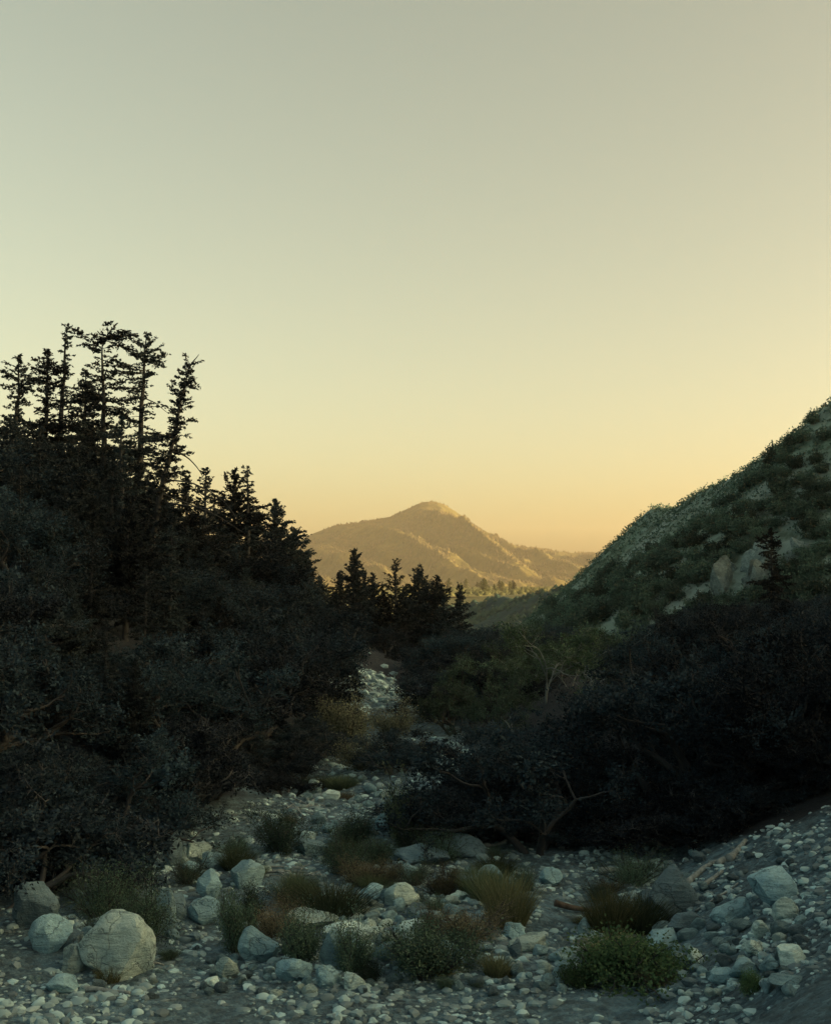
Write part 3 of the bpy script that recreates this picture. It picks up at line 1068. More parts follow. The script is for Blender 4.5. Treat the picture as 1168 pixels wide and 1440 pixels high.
top_left = lambda px: np.interp(px, [0, 120, 210, 260, 330, 420, 450, 600], [560, 590, 640, 690, 730, 800, 850, 905])
top_right = lambda px: np.interp(px, [600, 650, 880, 930, 960, 1168], [960, 985, 985, 905, 850, 828])
r = np.random.default_rng(14)
for k, (px, py, Yd) in enumerate([(20, 590, 66), (58, 600, 62), (100, 615, 64), (132, 600, 80), (160, 640, 60), (30, 650, 50), (90, 690, 48), (178, 700, 50), (240, 740, 56),
                                  (130, 760, 44), (290, 770, 64), (335, 760, 80), (55, 790, 40), (205, 800, 46), (375, 800, 78), (310, 840, 58), (420, 850, 84), (150, 870, 38), (255, 905, 46), (360, 890, 62),
                                  (10, 700, 56), (75, 640, 70), (118, 660, 58), (200, 655, 72), (232, 700, 66), (265, 740, 70), (312, 735, 84), (345, 800, 72), (395, 830, 80), (180, 760, 52), (100, 820, 42),
                                  (30, 880, 36), (230, 850, 50), (285, 850, 54), (330, 900, 56), (400, 890, 70), (440, 870, 90), (70, 930, 33), (190, 930, 36), (300, 950, 44), (380, 950, 54)]):
    foot, h = stand(px, Yd, py)
    tm, cm, ph = PROTO[k % 4]
    plant("fir_tree", tm, cm, M['bark'], M['needle'], foot, r.uniform(0, 6.28), (h / ph * r.uniform(.8, 1.1),) * 2 + (h / ph,),
          "dark fir standing among the oaks of the left slope", "tree", "firs among the oaks of the left slope")
    TREES.append((foot[0], foot[1], 1.0))
fill(64, lambda y: (-0.37 * y - 1.5, xl(y) - 0.9 - 1.1 * (y > 33)), (27, 100), (2.6, 5.8), 'oak', "dark evergreen oak packed among its like on the left slope", "dark oaks covering the left slope", "oak_tree", 2.3, top_left, 5, 1.15)
fill(26, lambda y: (-0.37 * y - 1.5, xl(y) - 0.5 - 0.6 * (y > 33)), (24, 85), (2.2, 3.6), 'brush', "grey-green brush tree among the dark oaks of the left slope", "grey brush on the left slope", "brush_tree", 1.5, top_left, 6, 1.1)
fill(44, lambda y: (xr(y) + 1.2, 0.37 * y + 2), (31, 95), (2.8, 5.6), 'oak', "dark evergreen oak packed among its like in the right thicket", "dark oaks of the right thicket", "oak_tree", 1.7, top_right, 8)
fill(16, lambda y: (xr(y) + 0.2, 0.2 * y + 2), (40, 110), (2.4, 4.2), 'brush', "grey-green brush tree among the oaks of the right thicket", "grey brush of the right thicket", "brush_tree", 1.6, top_right, 9, 1.1)

fill(46, lambda y: (xl(y) - 14, xr(y) + 6), (84, 150), (3.0, 5.5), 'oak', "dark rounded tree on the canyon floor below the cedar row", "dark trees on the canyon floor", "oak_tree", 1.5, lambda px: 872, 10)
fill(26, lambda y: (xr(y) + 1, 0.2 * y + 4), (60, 140), (2.6, 4.6), 'green', "leafy green tree in the thicket round the sycamores", "green trees round the sycamores", "oak_tree", 1.5, lambda px: np.interp(px, [600, 700, 900, 1000], [915, 895, 890, 860]), 12)

# low brush along the creek's banks and under the thickets
r = np.random.default_rng(17)
for n_, xf, yr_, hr, label, group in [
        (20, lambda y: (xl(y) - 1.8, xl(y) + 0.2), (36, 68), (0.9, 1.7), "low dark brush on the left creek bank upstream", "low brush of the left bank"),
        (44, lambda y: ((1.0 if y > 32.2 else xr(y) + 0.4), 0.36 * y), (30.5, 36), (1.0, 1.9), "low dark brush closing the foot of the right thicket", "low brush under the right thicket"),
        (22, lambda y: (-0.36 * y, xl(y) - 0.1), (26, 34), (0.8, 1.5), "low dark brush closing the foot of the left thicket", "low brush under the left thicket"),
        (30, lambda y: (xl(y) - 2, xr(y) + 3), (58, 105), (1.2, 2.6), "dark brush choking the canyon floor beyond the creek bend", "brush beyond the creek bend")]:
    for k in range(n_):
        y = r.uniform(*yr_)
        x = r.uniform(*xf(y))
        foot = np.array([x, y, float(gz(x, y))])
        h = r.uniform(*hr)
        px, py = project(foot + np.array([0, 0, h]))
        if 462 < px < 598 and 46 < y < 92:
            continue
        tm, cm, th = BRUSH[r.integers(3)]
        s = h / th
        plant("brush_shrub", tm, cm, M['twig'], M['brush'], foot, r.uniform(0, 6.28), (s * 1.5, s * 1.5, s), label, "shrub", group)

# ------------------------------------------------------------------ bare dead wood standing in the thickets
def dead_tree(seed, px, py_foot_top, Yd, h, label, lean=(0.2, 0), name="dead_tree", fn=gz, depth=2, r0=0.05):
    rng = np.random.default_rng(seed)
    tb, bb = Builder(), Builder()

    def grow(p, d, length, r, lev):
        pts, dd = bend(rng, p, d, length, 7, 0.20, 0.0)
        (tb if lev == 0 else bb).add(*tube(pts, np.linspace(r, r * 0.45, len(pts)), 5))
        if lev < depth:
            for _ in range(3):
                grow(pts[rng.integers(2, 8)], dd + unit(rng, 1)[0] * 0.9, length * rng.uniform(.45, .75), r * 0.55, lev + 1)
    grow([0, 0, -0.2], [lean[0], lean[1], 1.0], h * 0.75, r0, 0)
    foot = at(px, py_foot_top, Yd)
    e = bpy.data.objects.new(name, None)
    COL.objects.link(e)
    e.location = [float(foot[0]), float(foot[1]), float(fn(foot[0], foot[1]))]
    tag(e, label, "dead tree")
    obj("trunk", tb.mesh("trunk", True), M['pale'], e)
    obj("branches", bb.mesh("branches", True), M['pale'], e)
    return e


dead_tree(501, 262, 800, 40.0, 3.2, "bleached bare snag on the dark slope below the leaning fir", (0.25, -0.1), depth=2, r0=0.04)
dead_tree(502, 884, 900, 50.0, 4.6, "pale forked dead tree above the right thicket", (0.15, 0), depth=1, r0=0.05)
dead_tree(503, 815, 990, 50.0, 2.2, "short pale dead stem in front of the sycamores", (0.02, 0), depth=2, r0=0.08)
dead_tree(504, 742, 1010, 46.0, 2.0, "arching pale dead branches left of the short pale stem", (-0.9, 0), depth=1, r0=0.05)
dead_tree(505, 790, 990, 47.0, 2.2, "slanting pale dead limb beside the highest sycamore's trunk", (0.7, 0), depth=1, r0=0.05)

# ------------------------------------------------------------------ chaparral on the far hillside
outcrop_c = hit(1066, 800, surf)
BARE = []                                           # open gullies and patches, as lines across the slope (pixel ends, metres half-width)
for a, b, w in [((1000, 762), (938, 806), 1.4), ((968, 842), (922, 880), 1.6), ((868, 772), (812, 808), 1.2), ((905, 800), (850, 850), 1.2),
                ((1010, 715), (985, 735), 1.6), ((860, 880), (800, 905), 1.6), ((935, 770), (900, 800), 1.0)]:
    pa, pb = hit(*a, surf), hit(*b, surf)
    if pa is not None and pb is not None:
        BARE.append((pa[:2], pb[:2], w))


def in_bare(x, y, extra=0.0):
    for a, b, w in BARE:
        d = b - a
        t = np.clip(((x - a[0]) * d[0] + (y - a[1]) * d[1]) / (d @ d), 0, 1)
        if np.hypot(x - a[0] - t * d[0], y - a[1] - t * d[1]) < w + extra:
            return True
    return False


CHAP = []
for s in range(4):
    sm, fm = bush_mesh(600 + s, 1.7, 1.05, n_stem=30, n_leaf=1500, leaf=0.17, up=0.2, wid=0.75)
    CHAP.append((sm, fm))
rng = np.random.default_rng(21)
cand = np.stack([rng.uniform(8, 100, 40000), rng.uniform(95, 345, 40000)], 1)
cand = cand[cand[:, 0] / cand[:, 1] < 0.37]
cz = hill_z(cand[:, 0], cand[:, 1])
keep = (cz > gz(cand[:, 0], cand[:, 1]) - 0.2)
dens = fbm(cand[:, 0] / 16.0, cand[:, 1] / 26.0, 3, 61)
keep &= (rng.random(len(cand)) < np.clip(0.66 + dens * 1.0, 0.15, 1.0))
cand, cz = cand[keep], cz[keep]
pts3 = np.concatenate([cand, cz[:, None]], 1)
ppx, ppy = project(pts3)
# which of them the photograph's side of the hill shows: facing test along the sight line
vis = np.ones(len(pts3), bool)
for q in np.linspace(0.6, 0.985, 14):
    vis &= hill_z(pts3[:, 0] * q, pts3[:, 1] * q) < CAM[2] + (pts3[:, 2] + 0.8 - CAM[2]) * q
pts3, ppx, ppy = pts3[vis], ppx[vis], ppy[vis]
size = (0.55 + 1.15 * rng.random(len(pts3)) ** 1.5) * (0.6 + 0.4 * sstep(0.1, 1.0, tent(pts3[:, 0], pts3[:, 1], RIDGE, 0.0) / 8 - pts3[:, 2] / 8)) + 0.9 * sstep(22, 4, pts3[:, 2]) * rng.random(len(pts3)) ** 2
order = np.argsort(-size / pts3[:, 1])
hash_grid = {}
n_single, bulk = 0, []
for i in order:
    x, y, z = pts3[i]
    if in_bare(x, y, 0.5 * size[i]) or (x - outcrop_c[0]) ** 2 + (y - outcrop_c[1]) ** 2 < 36:
        continue
    key = (int(x // 2.6), int(y // 2.6))
    near = [hash_grid[k] for k in ((key[0] + a, key[1] + b) for a in (-1, 0, 1) for b in (-1, 0, 1)) if k in hash_grid]
    if any((x - nx) ** 2 + (y - ny) ** 2 < (0.42 * (s_ + size[i])) ** 2 for lst in near for nx, ny, s_ in lst):
        continue
    hash_grid.setdefault(key, []).append((x, y, size[i]))
    if n_single < 290 and 0 < ppx[i] < 1168:
        sm, fm = CHAP[n_single % 4]
        e = bpy.data.objects.new("chaparral_shrub", None)
        COL.objects.link(e)
        e.location = (x, y, z - 0.1)
        e.rotation_euler = (0, 0, rng.uniform(0, 6.28))
        s = size[i]
        e.scale = (s, s, s * rng.uniform(.8, 1.15))
        tag(e, "rounded dark chaparral shrub dotted over the right hillside", "shrub", "chaparral shrubs on the right hillside")
        obj("stems", sm, M['bark'], e)
        obj("foliage", fm, M['chap'], e)
        n_single += 1
    else:
        bulk.append((x, y, z, size[i]))
    if len(bulk) > 2600:
        break
bb = Builder()
rb = np.random.default_rng(22)
for (x, y, z, s) in bulk:
    n = 22
    d = unit(rb, n)
    d[:, 2] = np.abs(d[:, 2])
    C = np.array([x, y, z - 0.1]) + d * np.array([0.8, 0.8, 0.8]) * s * rb.uniform(.5, 1.05, (n, 1))
    leaves(bb, C, unit(rb, n), 0.36 * s ** 0.5, 0.28, rb)
obj("undergrowth", bb.mesh("undergrowth"), M['chap'], kind="stuff", label="low chaparral cover between the larger shrubs of the right hillside")

# pale outcrop: broken rock faces set into the slope
rng = np.random.default_rng(31)
oc = bpy.data.objects.new("rock_outcrop", None)
COL.objects.link(oc)
oc.location = [float(outcrop_c[0]), float(outcrop_c[1]), float(surf(outcrop_c[0], outcrop_c[1]))]
tag(oc, "pale craggy rock outcrop on the right hillside behind the lone fir", "rock outcrop")
for k in range(15):
    dx, dy = rng.uniform(-5.5, 5.0), rng.uniform(-4.5, 4.5)
    z = float(surf(outcrop_c[0] + dx, outcrop_c[1] + dy)) - oc.location.z
    s = rng.uniform(1.3, 3.2)
    me = rock_mesh("crag", 3100 + k, (s * rng.uniform(.6, 1), s * rng.uniform(.6, 1), s * rng.uniform(.8, 1.5)), 3, 10, 0.22, (0.35, 0.75))
    o = obj("crag", me, M['cliff'], oc, (dx, dy, z + 0.25 * s), rng.uniform(0, 6))

# ------------------------------------------------------------------ woods on the mountain and the sunlit flat
def cone_trees(b, x, y, z, h, r, rng_):
    """many small far trees at once, a few pixels each: four leaning facets round a tip"""
    n = len(x)
    a = np.arange(4)[None] * math.pi / 2 + rng_.uniform(0, 6, (n, 1))
    col = lambda v: np.asarray(v, float)[:, None]
    rr = col(r) * rng_.uniform(.7, 1.3, (n, 4))
    ring = np.stack([col(x) + np.cos(a) * rr, col(y) + np.sin(a) * rr, col(z) + 0 * a], -1)
    tip = np.stack([x, y, np.asarray(z) + h], -1)[:, None]
    V = np.concatenate([ring, tip], 1).reshape(-1, 3)
    o = np.arange(n)[:, None, None] * 5
    i = np.arange(4)
    j = (i + 1) % 4
    b.add(V, T=(np.stack([i, j, np.full(4, 4)], -1)[None] + o).reshape(-1, 3))


rng = np.random.default_rng(41)
fb = Builder()
NF = 36000
mx = rng.uniform(-460, 700, NF)
my = rng.uniform(2900, 4015, NF)
mzv = mount_z(mx, my)
dn = fbm(mx / 70.0, my / 70.0, 3, 19)
ok = rng.random(NF) < 0.45 + dn * 1.4
mh = rng.uniform(3.5, 9, NF)[ok]
cone_trees(fb, mx[ok], my[ok], mzv[ok] - 1, mh, mh * rng.uniform(.3, .5, len(mh)), rng)
forest = obj("forest", fb.mesh("forest", True), None, kind="stuff", label="trees speckling the sunlit mountain slopes")
M['forest'] = leaf_mat('mountain_trees', (0.035, 0.034, 0.018), (0.08, 0.07, 0.034), transl=0.0)
forest.data.materials.append(M['forest'])

fm_t, fm_c = conifer(900, 10.0, prof=P_CEDAR, n_br=60, dens=0.35, needle=0.9, up=(.2, .8))
M['farneedle'] = leaf_mat('valley_conifer_needles', (0.045, 0.055, 0.028), (0.085, 0.095, 0.045), transl=0.1)
for k in range(30):
    px = rng.uniform(585, 745)
    Yd = rng.uniform(1050, 1900)
    p = at(px, 834, Yd)
    h = rng.uniform(0.6, 1.5)
    zz = 1.5 + 7 * float(sstep(950, 1700, p[1])) + float(fbm(p[0] / 130.0, p[1] / 130.0, 4, 33)) * 4.0 * float(sstep(950, 1150, p[1]))
    plant("pine_tree", fm_t, fm_c, M['bark'], M['farneedle'], (p[0], p[1], zz - 0.3), rng.uniform(0, 6), (h * 1.1, h * 1.1, h),
          "tiny far pine on the sunlit flat below the mountain", "tree", "far pines on the sunlit flat")
# brush and pale scree of the flat
vb = Builder()
def flat_z(x, y):
    return 1.5 + 7 * sstep(950, 1700, y) * sstep(2900, 2300, y) + fbm(x / 130.0, y / 130.0, 4, 33) * 4.0 * sstep(950, 1150, y)


vy = rng.uniform(1000, 2700, 1500)
vx = (rng.uniform(560, 800, 1500) - PW / 2) / F * vy
vs = rng.uniform(1.5, 4.5, 1500)
cone_trees(vb, vx, vy, flat_z(vx, vy) - 0.4, vs, vs * 0.9, rng)
obj("shrubbery", vb.mesh("shrubbery", True), M['farneedle'], kind="stuff", label="scattered brush on the sunlit flat")
# brush on the low green hill
gb = Builder()
NV = 9000
vx, vy, vs = rng.uniform(-10, 170, NV), rng.uniform(500, 790, NV), rng.uniform(0.8, 2.6, NV)
ok = rng.random(NV) < 0.55 + fbm(vx / 25.0, vy / 25.0, 3, 63)
vx, vy, vs = vx[ok], vy[ok], vs[ok]
cone_trees(gb, vx, vy, hill2_z(vx, vy) - 0.3, vs, vs, rng)
obj("vegetation", gb.mesh("vegetation", True), M['chap'], kind="stuff", label="dense brush covering the low green hill")

# ------------------------------------------------------------------ boulders of the creek bed
TAKEN = []


def boulder(px, py, w, h, label, mat='rock', seed=0, depth=0.9, rot=None, cuts=6, rough=0.13, name="boulder", cat="boulder", sub=4, tilt=0.0, sink=0.22):
    """boulder whose foot shows at (px, py) and which is w by h pixels big there"""
    p = hit(px, py)
    m = p[1] / F
    W, H = w * m, h * m
    rs = np.random.default_rng(9000 + seed)
    dims = (W * 0.66, W * 0.66 * depth, H * 0.74)
    me = rock_mesh(name, 9000 + seed, dims, sub, cuts, rough)
    o = obj(name, me, M[mat], None, (p[0], p[1] + dims[1] * 0.6, p[2] + dims[2] * (1 - 2 * sink)), rot if rot is not None else 0.0, None, label, cat)
    o.rotation_euler = (0, tilt, rot or 0.0)
    TAKEN.append((p[0], p[1] + dims[1] * 0.6, max(dims[0], dims[1]) * 0.9))
    return o


BL = [
    (160, 1378, 90, 76, "big round pale streaked boulder at the lower left, largest of all", 'palerock', dict(cuts=8, sub=4, rough=.12)),
    (100, 1368, 34, 36, "pale rounded boulder wedged left of the big streaked one", 'palerock', dict()),
    (62, 1342, 50, 42, "cracked squat boulder at the left edge", 'rock', dict(cuts=9)),
    (64, 1305, 22, 18, "small pale stone perched above the cracked squat boulder", 'rock', dict()),
    (48, 1304, 52, 58, "tall smooth grey boulder cut by the left edge", 'darkrock', dict(cuts=5)),
    (96, 1334, 34, 20, "low grey boulder between the cracked and the big streaked boulders", 'darkrock', dict()),
    (124, 1326, 24, 18, "grey stone touching the top of the big streaked boulder", 'rock', dict()),
    (82, 1398, 40, 18, "flat pale slab at the bottom left edge", 'rock', dict()),
    (243, 1222, 24, 40, "dark upright boulder with a pale cap beside the left thicket", 'darkrock', dict(cuts=8)),
    (258, 1216, 16, 20, "small bright boulder leaning on the dark upright one", 'palerock', dict()),
    (274, 1212, 34, 24, "pale boulder topping the heap beside the left thicket", 'palerock', dict()),
    (297, 1224, 32, 22, "pale wedge-shaped boulder at the right end of the left heap", 'rock', dict(cuts=8)),
    (268, 1228, 24, 14, "small grey stone at the foot of the left heap", 'rock', dict()),
    (343, 1250, 46, 34, "pale blocky boulder standing in grass", 'rock', dict(cuts=8)),
    (292, 1268, 34, 36, "mottled grey boulder under the left heap", 'rock', dict(cuts=9, rough=.14)),
    (229, 1314, 26, 52, "tall narrow pale boulder right of the leafy bush", 'rock', dict(cuts=7)),
    (250, 1294, 28, 30, "dark-bottomed boulder beside the tall narrow one", 'darkrock', dict()),
    (280, 1298, 44, 30, "angular pale boulder with a peaked top", 'rock', dict(cuts=10)),
    (306, 1280, 16, 14, "small round stone right of the mottled grey boulder", 'rock', dict()),
    (240, 1322, 20, 12, "flat stone at the foot of the tall narrow boulder", 'rock', dict()),
    (272, 1324, 18, 12, "small grey stone on the dark soil", 'darkrock', dict()),
    (362, 1355, 48, 40, "smooth domed grey boulder beneath the leafy bushes", 'rock', dict(cuts=5)),
    (432, 1308, 66, 20, "long flat-topped pale boulder behind a leafy bush", 'palerock', dict(cuts=7)),
    (486, 1328, 56, 24, "broad whitish slab in the middle of the cobbles", 'palerock', dict(cuts=8)),
    (508, 1330, 34, 22, "yellowish-white block right of the broad slab", 'palerock', dict(cuts=8)),
    (470, 1362, 34, 44, "pale rock leaning below the broad whitish slab", 'rock', dict()),
    (413, 1382, 42, 32, "squarish grey boulder at the bottom edge below a bush", 'rock', dict(cuts=9)),
    (462, 1388, 36, 24, "grey dome at the bottom edge beside a bush", 'rock', dict()),
    (495, 1392, 28, 20, "pale angular boulder at the bottom edge", 'palerock', dict(cuts=9)),
    (319, 1378, 28, 26, "striped pointed stone among cobbles at the bottom", 'palerock', dict(cuts=9)),
    (298, 1388, 20, 12, "small pale stone left of the striped pointed one", 'palerock', dict()),
    (440, 1208, 46, 24, "pale sloping boulder beyond the driftwood", 'rock', dict(cuts=7)),
    (392, 1268, 24, 18, "angular pale rock between grass and driftwood", 'rock', dict(cuts=10)),
    (565, 1276, 42, 30, "brightest white boulder in the middle of the bed", 'palerock', dict(cuts=8)),
    (524, 1268, 32, 18, "pale low boulder left of the brightest white one", 'rock', dict()),
    (541, 1270, 12, 18, "small upright stone touching the brightest white boulder", 'rock', dict()),
    (586, 1268, 14, 12, "dark round stone right of the brightest white boulder", 'darkrock', dict()),
    (576, 1238, 26, 20, "pale angular stone uphill of the brightest white boulder", 'rock', dict(cuts=9)),
    (656, 1256, 40, 26, "dark wedge boulder with a pale left face", 'darkrock', dict(cuts=9)),
    (646, 1266, 18, 12, "small white stone below the dark wedge boulder", 'palerock', dict()),
    (690, 1244, 30, 22, "grey boulder half hidden by tall grass", 'rock', dict()),
    (774, 1248, 28, 24, "pale boulder at the edge of the sandy path", 'rock', dict(cuts=9)),
    (594, 1216, 60, 20, "long grey boulder below the many-trunked tree's left side", 'darkrock', dict()),
    (640, 1208, 64, 24, "grey slab at the foot of the thicket", 'darkrock', dict()),
    (724, 1322, 34, 20, "rounded pale boulder below the tall dry grass", 'rock', dict()),
    (746, 1340, 46, 22, "flat-topped pale boulder on the path's left side", 'palerock', dict(cuts=8)),
    (726, 1346, 18, 20, "bluish block left of the flat-topped pale boulder", 'darkrock', dict(cuts=9)),
    (790, 1358, 28, 20, "grey tilted stone beside the sandy path", 'rock', dict(cuts=8)),
    (766, 1368, 18, 14, "yellowish flat stone on the sandy path", 'palerock', dict()),
    (600, 1302, 36, 20, "pale stone mound under the low shrubs", 'rock', dict()),
    (580, 1320, 34, 22, "pale rock above the large dark bush at the bottom", 'palerock', dict()),
    (586, 1292, 30, 16, "bluish stones' largest, above the pale mound", 'darkrock', dict()),
    (822, 1316, 14, 20, "small upright stone at the path's right edge", 'rock', dict()),
    (952, 1290, 62, 58, "large dark blocky boulder at the foot of the right bank", 'darkrock', dict(cuts=7, sub=4)),
    (918, 1284, 34, 26, "grey boulder leaning on the large dark blocky one", 'darkrock', dict()),
    (964, 1310, 40, 22, "half-buried grey boulder below the large dark blocky one", 'darkrock', dict()),
    (1096, 1268, 66, 36, "wide smooth boulder set in the right bank", 'rock', dict(cuts=4)),
    (1106, 1296, 26, 26, "bright round boulder at the right edge of the bank", 'palerock', dict(cuts=4)),
    (1030, 1298, 46, 20, "sloping grey slab in the dark soil of the right bank", 'rock', dict(tilt=-.5)),
    (1070, 1320, 22, 22, "pale round stone below the bright round boulder", 'palerock', dict()),
    (1062, 1344, 28, 18, "pale oval stone low on the right bank", 'palerock', dict()),
    (1086, 1372, 30, 24, "grey angular boulder in the stones at the lower right", 'rock', dict(cuts=9)),
    (1114, 1362, 36, 26, "pale boulder at the lower right edge", 'palerock', dict(cuts=8)),
    (1108, 1392, 36, 18, "pale stone at the very lower right corner", 'rock', dict()),
    (1048, 1376, 34, 24, "rounded grey boulder among stones right of the bright green bush", 'rock', dict()),
    (1020, 1384, 30, 20, "grey stone touching the bright green bush", 'rock', dict()),
    (978, 1358, 24, 20, "crumbly white stone above the bright green bush", 'palerock', dict(cuts=9)),
    (930, 1338, 48, 20, "pale slanting slab below the dry grass on the right", 'rock', dict(tilt=-.35)),
    (444, 1118, 20, 20, "round pale boulder at the far left of the upper creek bed", 'palerock', dict()),
    (430, 1120, 12, 12, "small stone left of the round pale boulder upstream", 'rock', dict()),
    (466, 1124, 20, 12, "flat pale stone right of the round boulder upstream", 'palerock', dict()),
    (546, 1150, 22, 18, "pale rounded boulder left of the upright willow", 'rock', dict()),
    (540, 1168, 24, 20, "pale boulder in front of the upright willow", 'rock', dict()),
    (510, 1098, 10, 8, "little pale stone far up the creek bed", 'palerock', dict()),
    (503, 1138, 10, 8, "yellowish stone in the upper creek bed", 'palerock', dict()),
]
for i, (px, py, w, h, label, mat, kw) in enumerate(BL):
    boulder(px, py, w, h, label, mat, seed=i, **kw)

# ------------------------------------------------------------------ bushes, grasses and low shrubs
def thing_plant(name, parts, p, rotz, scale, label, cat, group=None):
    e = bpy.data.objects.new(name, None)
    COL.objects.link(e)
    e.location = [float(c) for c in p]
    e.rotation_euler = (0, 0, rotz)
    e.scale = (scale, scale, scale) if np.isscalar(scale) else scale
    tag(e, label, cat, group)
    for nm, me, mt in parts:
        obj(nm, me, M[mt], e)
    return e


LEAFY = [bush_mesh(700 + s, 1.0, 0.85, n_stem=34, n_leaf=7500, leaf=0.038, up=0.45, ragged=0.5) for s in range(4)]
DOME = [bush_mesh(720 + s, 1.0, 0.50, n_stem=46, n_leaf=9000, leaf=0.026, up=0.9, ragged=0.4, wid=0.45) for s in range(3)]
GREEN = [bush_mesh(740 + s, 1.0, 0.42, n_stem=44, n_leaf=6500, leaf=0.040, up=0.9, ragged=0.3, wid=0.62) for s in range(2)]
WILLOW = [bush_mesh(760, 0.55, 1.15, n_stem=30, n_leaf=6500, leaf=0.060, up=1.6, ragged=0.25, wid=0.22)]
GRASS = [grass_mesh(780 + s, 1.0, 0.80, n=1700, lean=0.35, width=0.011) for s in range(3)]
TUFT = [grass_mesh(790 + s, 1.0, 0.42, n=1300, lean=0.5, width=0.012, arch=0.8) for s in range(2)]
BU = [
    # px, py foot, width, height in pixels, kind, label
    (186, 1332, 80, 72, 'leafy', "dark leafy bush behind the big streaked boulder"),
    (326, 1345, 66, 92, 'leafy', "tall dark leafy bush left of the smooth domed boulder"),
    (352, 1302, 50, 50, 'leafy', "leafy bush behind the blocky boulder in grass"),
    (426, 1362, 84, 72, 'leafy', "open leafy bush in front of the long flat-topped boulder"),
    (492, 1375, 74, 68, 'leafy', "sprigged bush in front of the broad whitish slab"),
    (602, 1395, 145, 86, 'leafy', "large dark bush at the bottom centre"),
    (390, 1208, 78, 58, 'leafy', "dense dark bush left of the pale sloping boulder"),
    (492, 1196, 84, 44, 'leafy', "dense dark bush beyond the pale sloping boulder"),
    (488, 1236, 70, 44, 'leafy', "dark round bush in front of the dense one beyond the driftwood"),
    (532, 1222, 52, 44, 'leafy', "dark bush at the foot of the upright willow"),
    (584, 1210, 50, 44, 'leafy', "dark bush at the right of the upright willow"),
    (564, 1196, 44, 82, 'willow', "upright green willow in the creek bed"),
    (262, 1248, 56, 30, 'dome', "dark low shrub under the left heap of boulders"),
    (330, 1226, 60, 34, 'reed', "green grass tuft above the blocky boulder"),
    (385, 1330, 92, 44, 'low', "pale-tipped low shrub above the domed boulder"),
    (430, 1290, 90, 26, 'low', "dull low shrub between the grasses and the flat-topped boulder"),
    (412, 1282, 60, 62, 'reed', "dark green grass clump left of the brown grass"),
    (462, 1298, 110, 62, 'reed', "broad brown-green grass clump in the middle of the bed"),
    (508, 1252, 60, 34, 'low', "grey low shrub behind the brown-green grass"),
    (545, 1250, 56, 26, 'low', "low greyish shrub uphill of the pale low boulder"),
    (622, 1262, 70, 36, 'low', "rounded pale shrub left of the dark wedge boulder"),
    (584, 1248, 44, 30, 'dome', "small dark dome shrub uphill of the brightest boulder"),
    (620, 1218, 90, 34, 'dome', "wide dark shrub at the foot of the thicket"),
    (612, 1290, 48, 26, 'dome', "small dark dome shrub below the brightest boulder"),
    (660, 1332, 100, 40, 'low', "wide buckwheat shrub right of centre"),
    (605, 1322, 60, 34, 'low', "round buckwheat shrub left of the wide one"),
    (692, 1272, 70, 56, 'reed', "dark grass clump left of the tall dry grass"),
    (716, 1310, 84, 84, 'grass', "tall dry yellowish grass in the middle of the bed"),
    (672, 1262, 60, 46, 'reed', "grey-green grass clump behind the tall dry grass"),
    (738, 1256, 40, 34, 'dome', "small dark shrub at the path's upper end"),
    (862, 1322, 76, 78, 'grass', "pale dry grass clump right of the sandy path"),
    (905, 1318, 90, 60, 'reed', "dark grass clump in front of the large dark blocky boulder"),
    (895, 1250, 90, 40, 'dome', "dark shrub behind the dry grass on the right"),
    (870, 1356, 110, 40, 'tuft', "flattened dry grass tuft above the bright green bush"),
    (900, 1402, 210, 56, 'green', "bright green bush at the lower right"),
    (820, 1392, 60, 28, 'green', "small bright green bush left of the bright green one"),
    (1060, 1398, 46, 26, 'green', "tiny green bush among stones at the lower right"),
    (700, 1378, 50, 40, 'tuft', "sparse grey grass tuft on the gravel"),
    (150, 1385, 50, 28, 'tuft', "thin grass tuft in front of the big streaked boulder"),
    (205, 1296, 50, 30, 'dome', "dark shrub behind the tall narrow boulder"),
    (140, 1300, 100, 60, 'dome', "dark low shrub between the left edge boulders and the thicket"),
    (480, 1112, 50, 22, 'reed', "olive grass clump in the upper creek bed"),
    (520, 1086, 90, 46, 'feather', "pale feathery shrub below the talus"),
    (486, 1052, 110, 72, 'feather', "large pale feathery shrub left of the creek bend"),
    (548, 1038, 70, 36, 'feather', "pale feathery shrub at the foot of the talus"),
]
KIND = {'leafy': (LEAFY, 'bush', 1.0, 0.85, "leafy_bush", "bush"), 'dome': (DOME, 'bush', 1.0, 0.5, "low_shrub", "shrub"),
        'low': (DOME, 'low', 1.0, 0.5, "low_shrub", "shrub"), 'feather': (LEAFY, 'feather', 1.0, 0.85, "feathery_shrub", "shrub"), 'green': (GREEN, 'bright', 1.0, 0.42, "leafy_bush", "bush"),
        'willow': (WILLOW, 'reed', 0.55, 1.15, "willow", "bush"), 'grass': (GRASS, 'grass', 1.0, 0.8, "grass_clump", "grass clump"),
        'reed': (GRASS, 'reed', 1.0, 0.8, "grass_clump", "grass clump"), 'tuft': (TUFT, 'grass', 1.0, 0.42, "grass_clump", "grass clump")}
rng = np.random.default_rng(51)
_matcopies = {}


def with_mat(me, mt):
    """the same mesh with another material"""
    k = (me.name, mt)
    if k not in _matcopies:
        if me.materials and me.materials[0] != M[mt]:
            c = me.copy()
            c.materials.clear()
            _matcopies[k] = c
        else:
            _matcopies[k] = me
    return _matcopies[k]


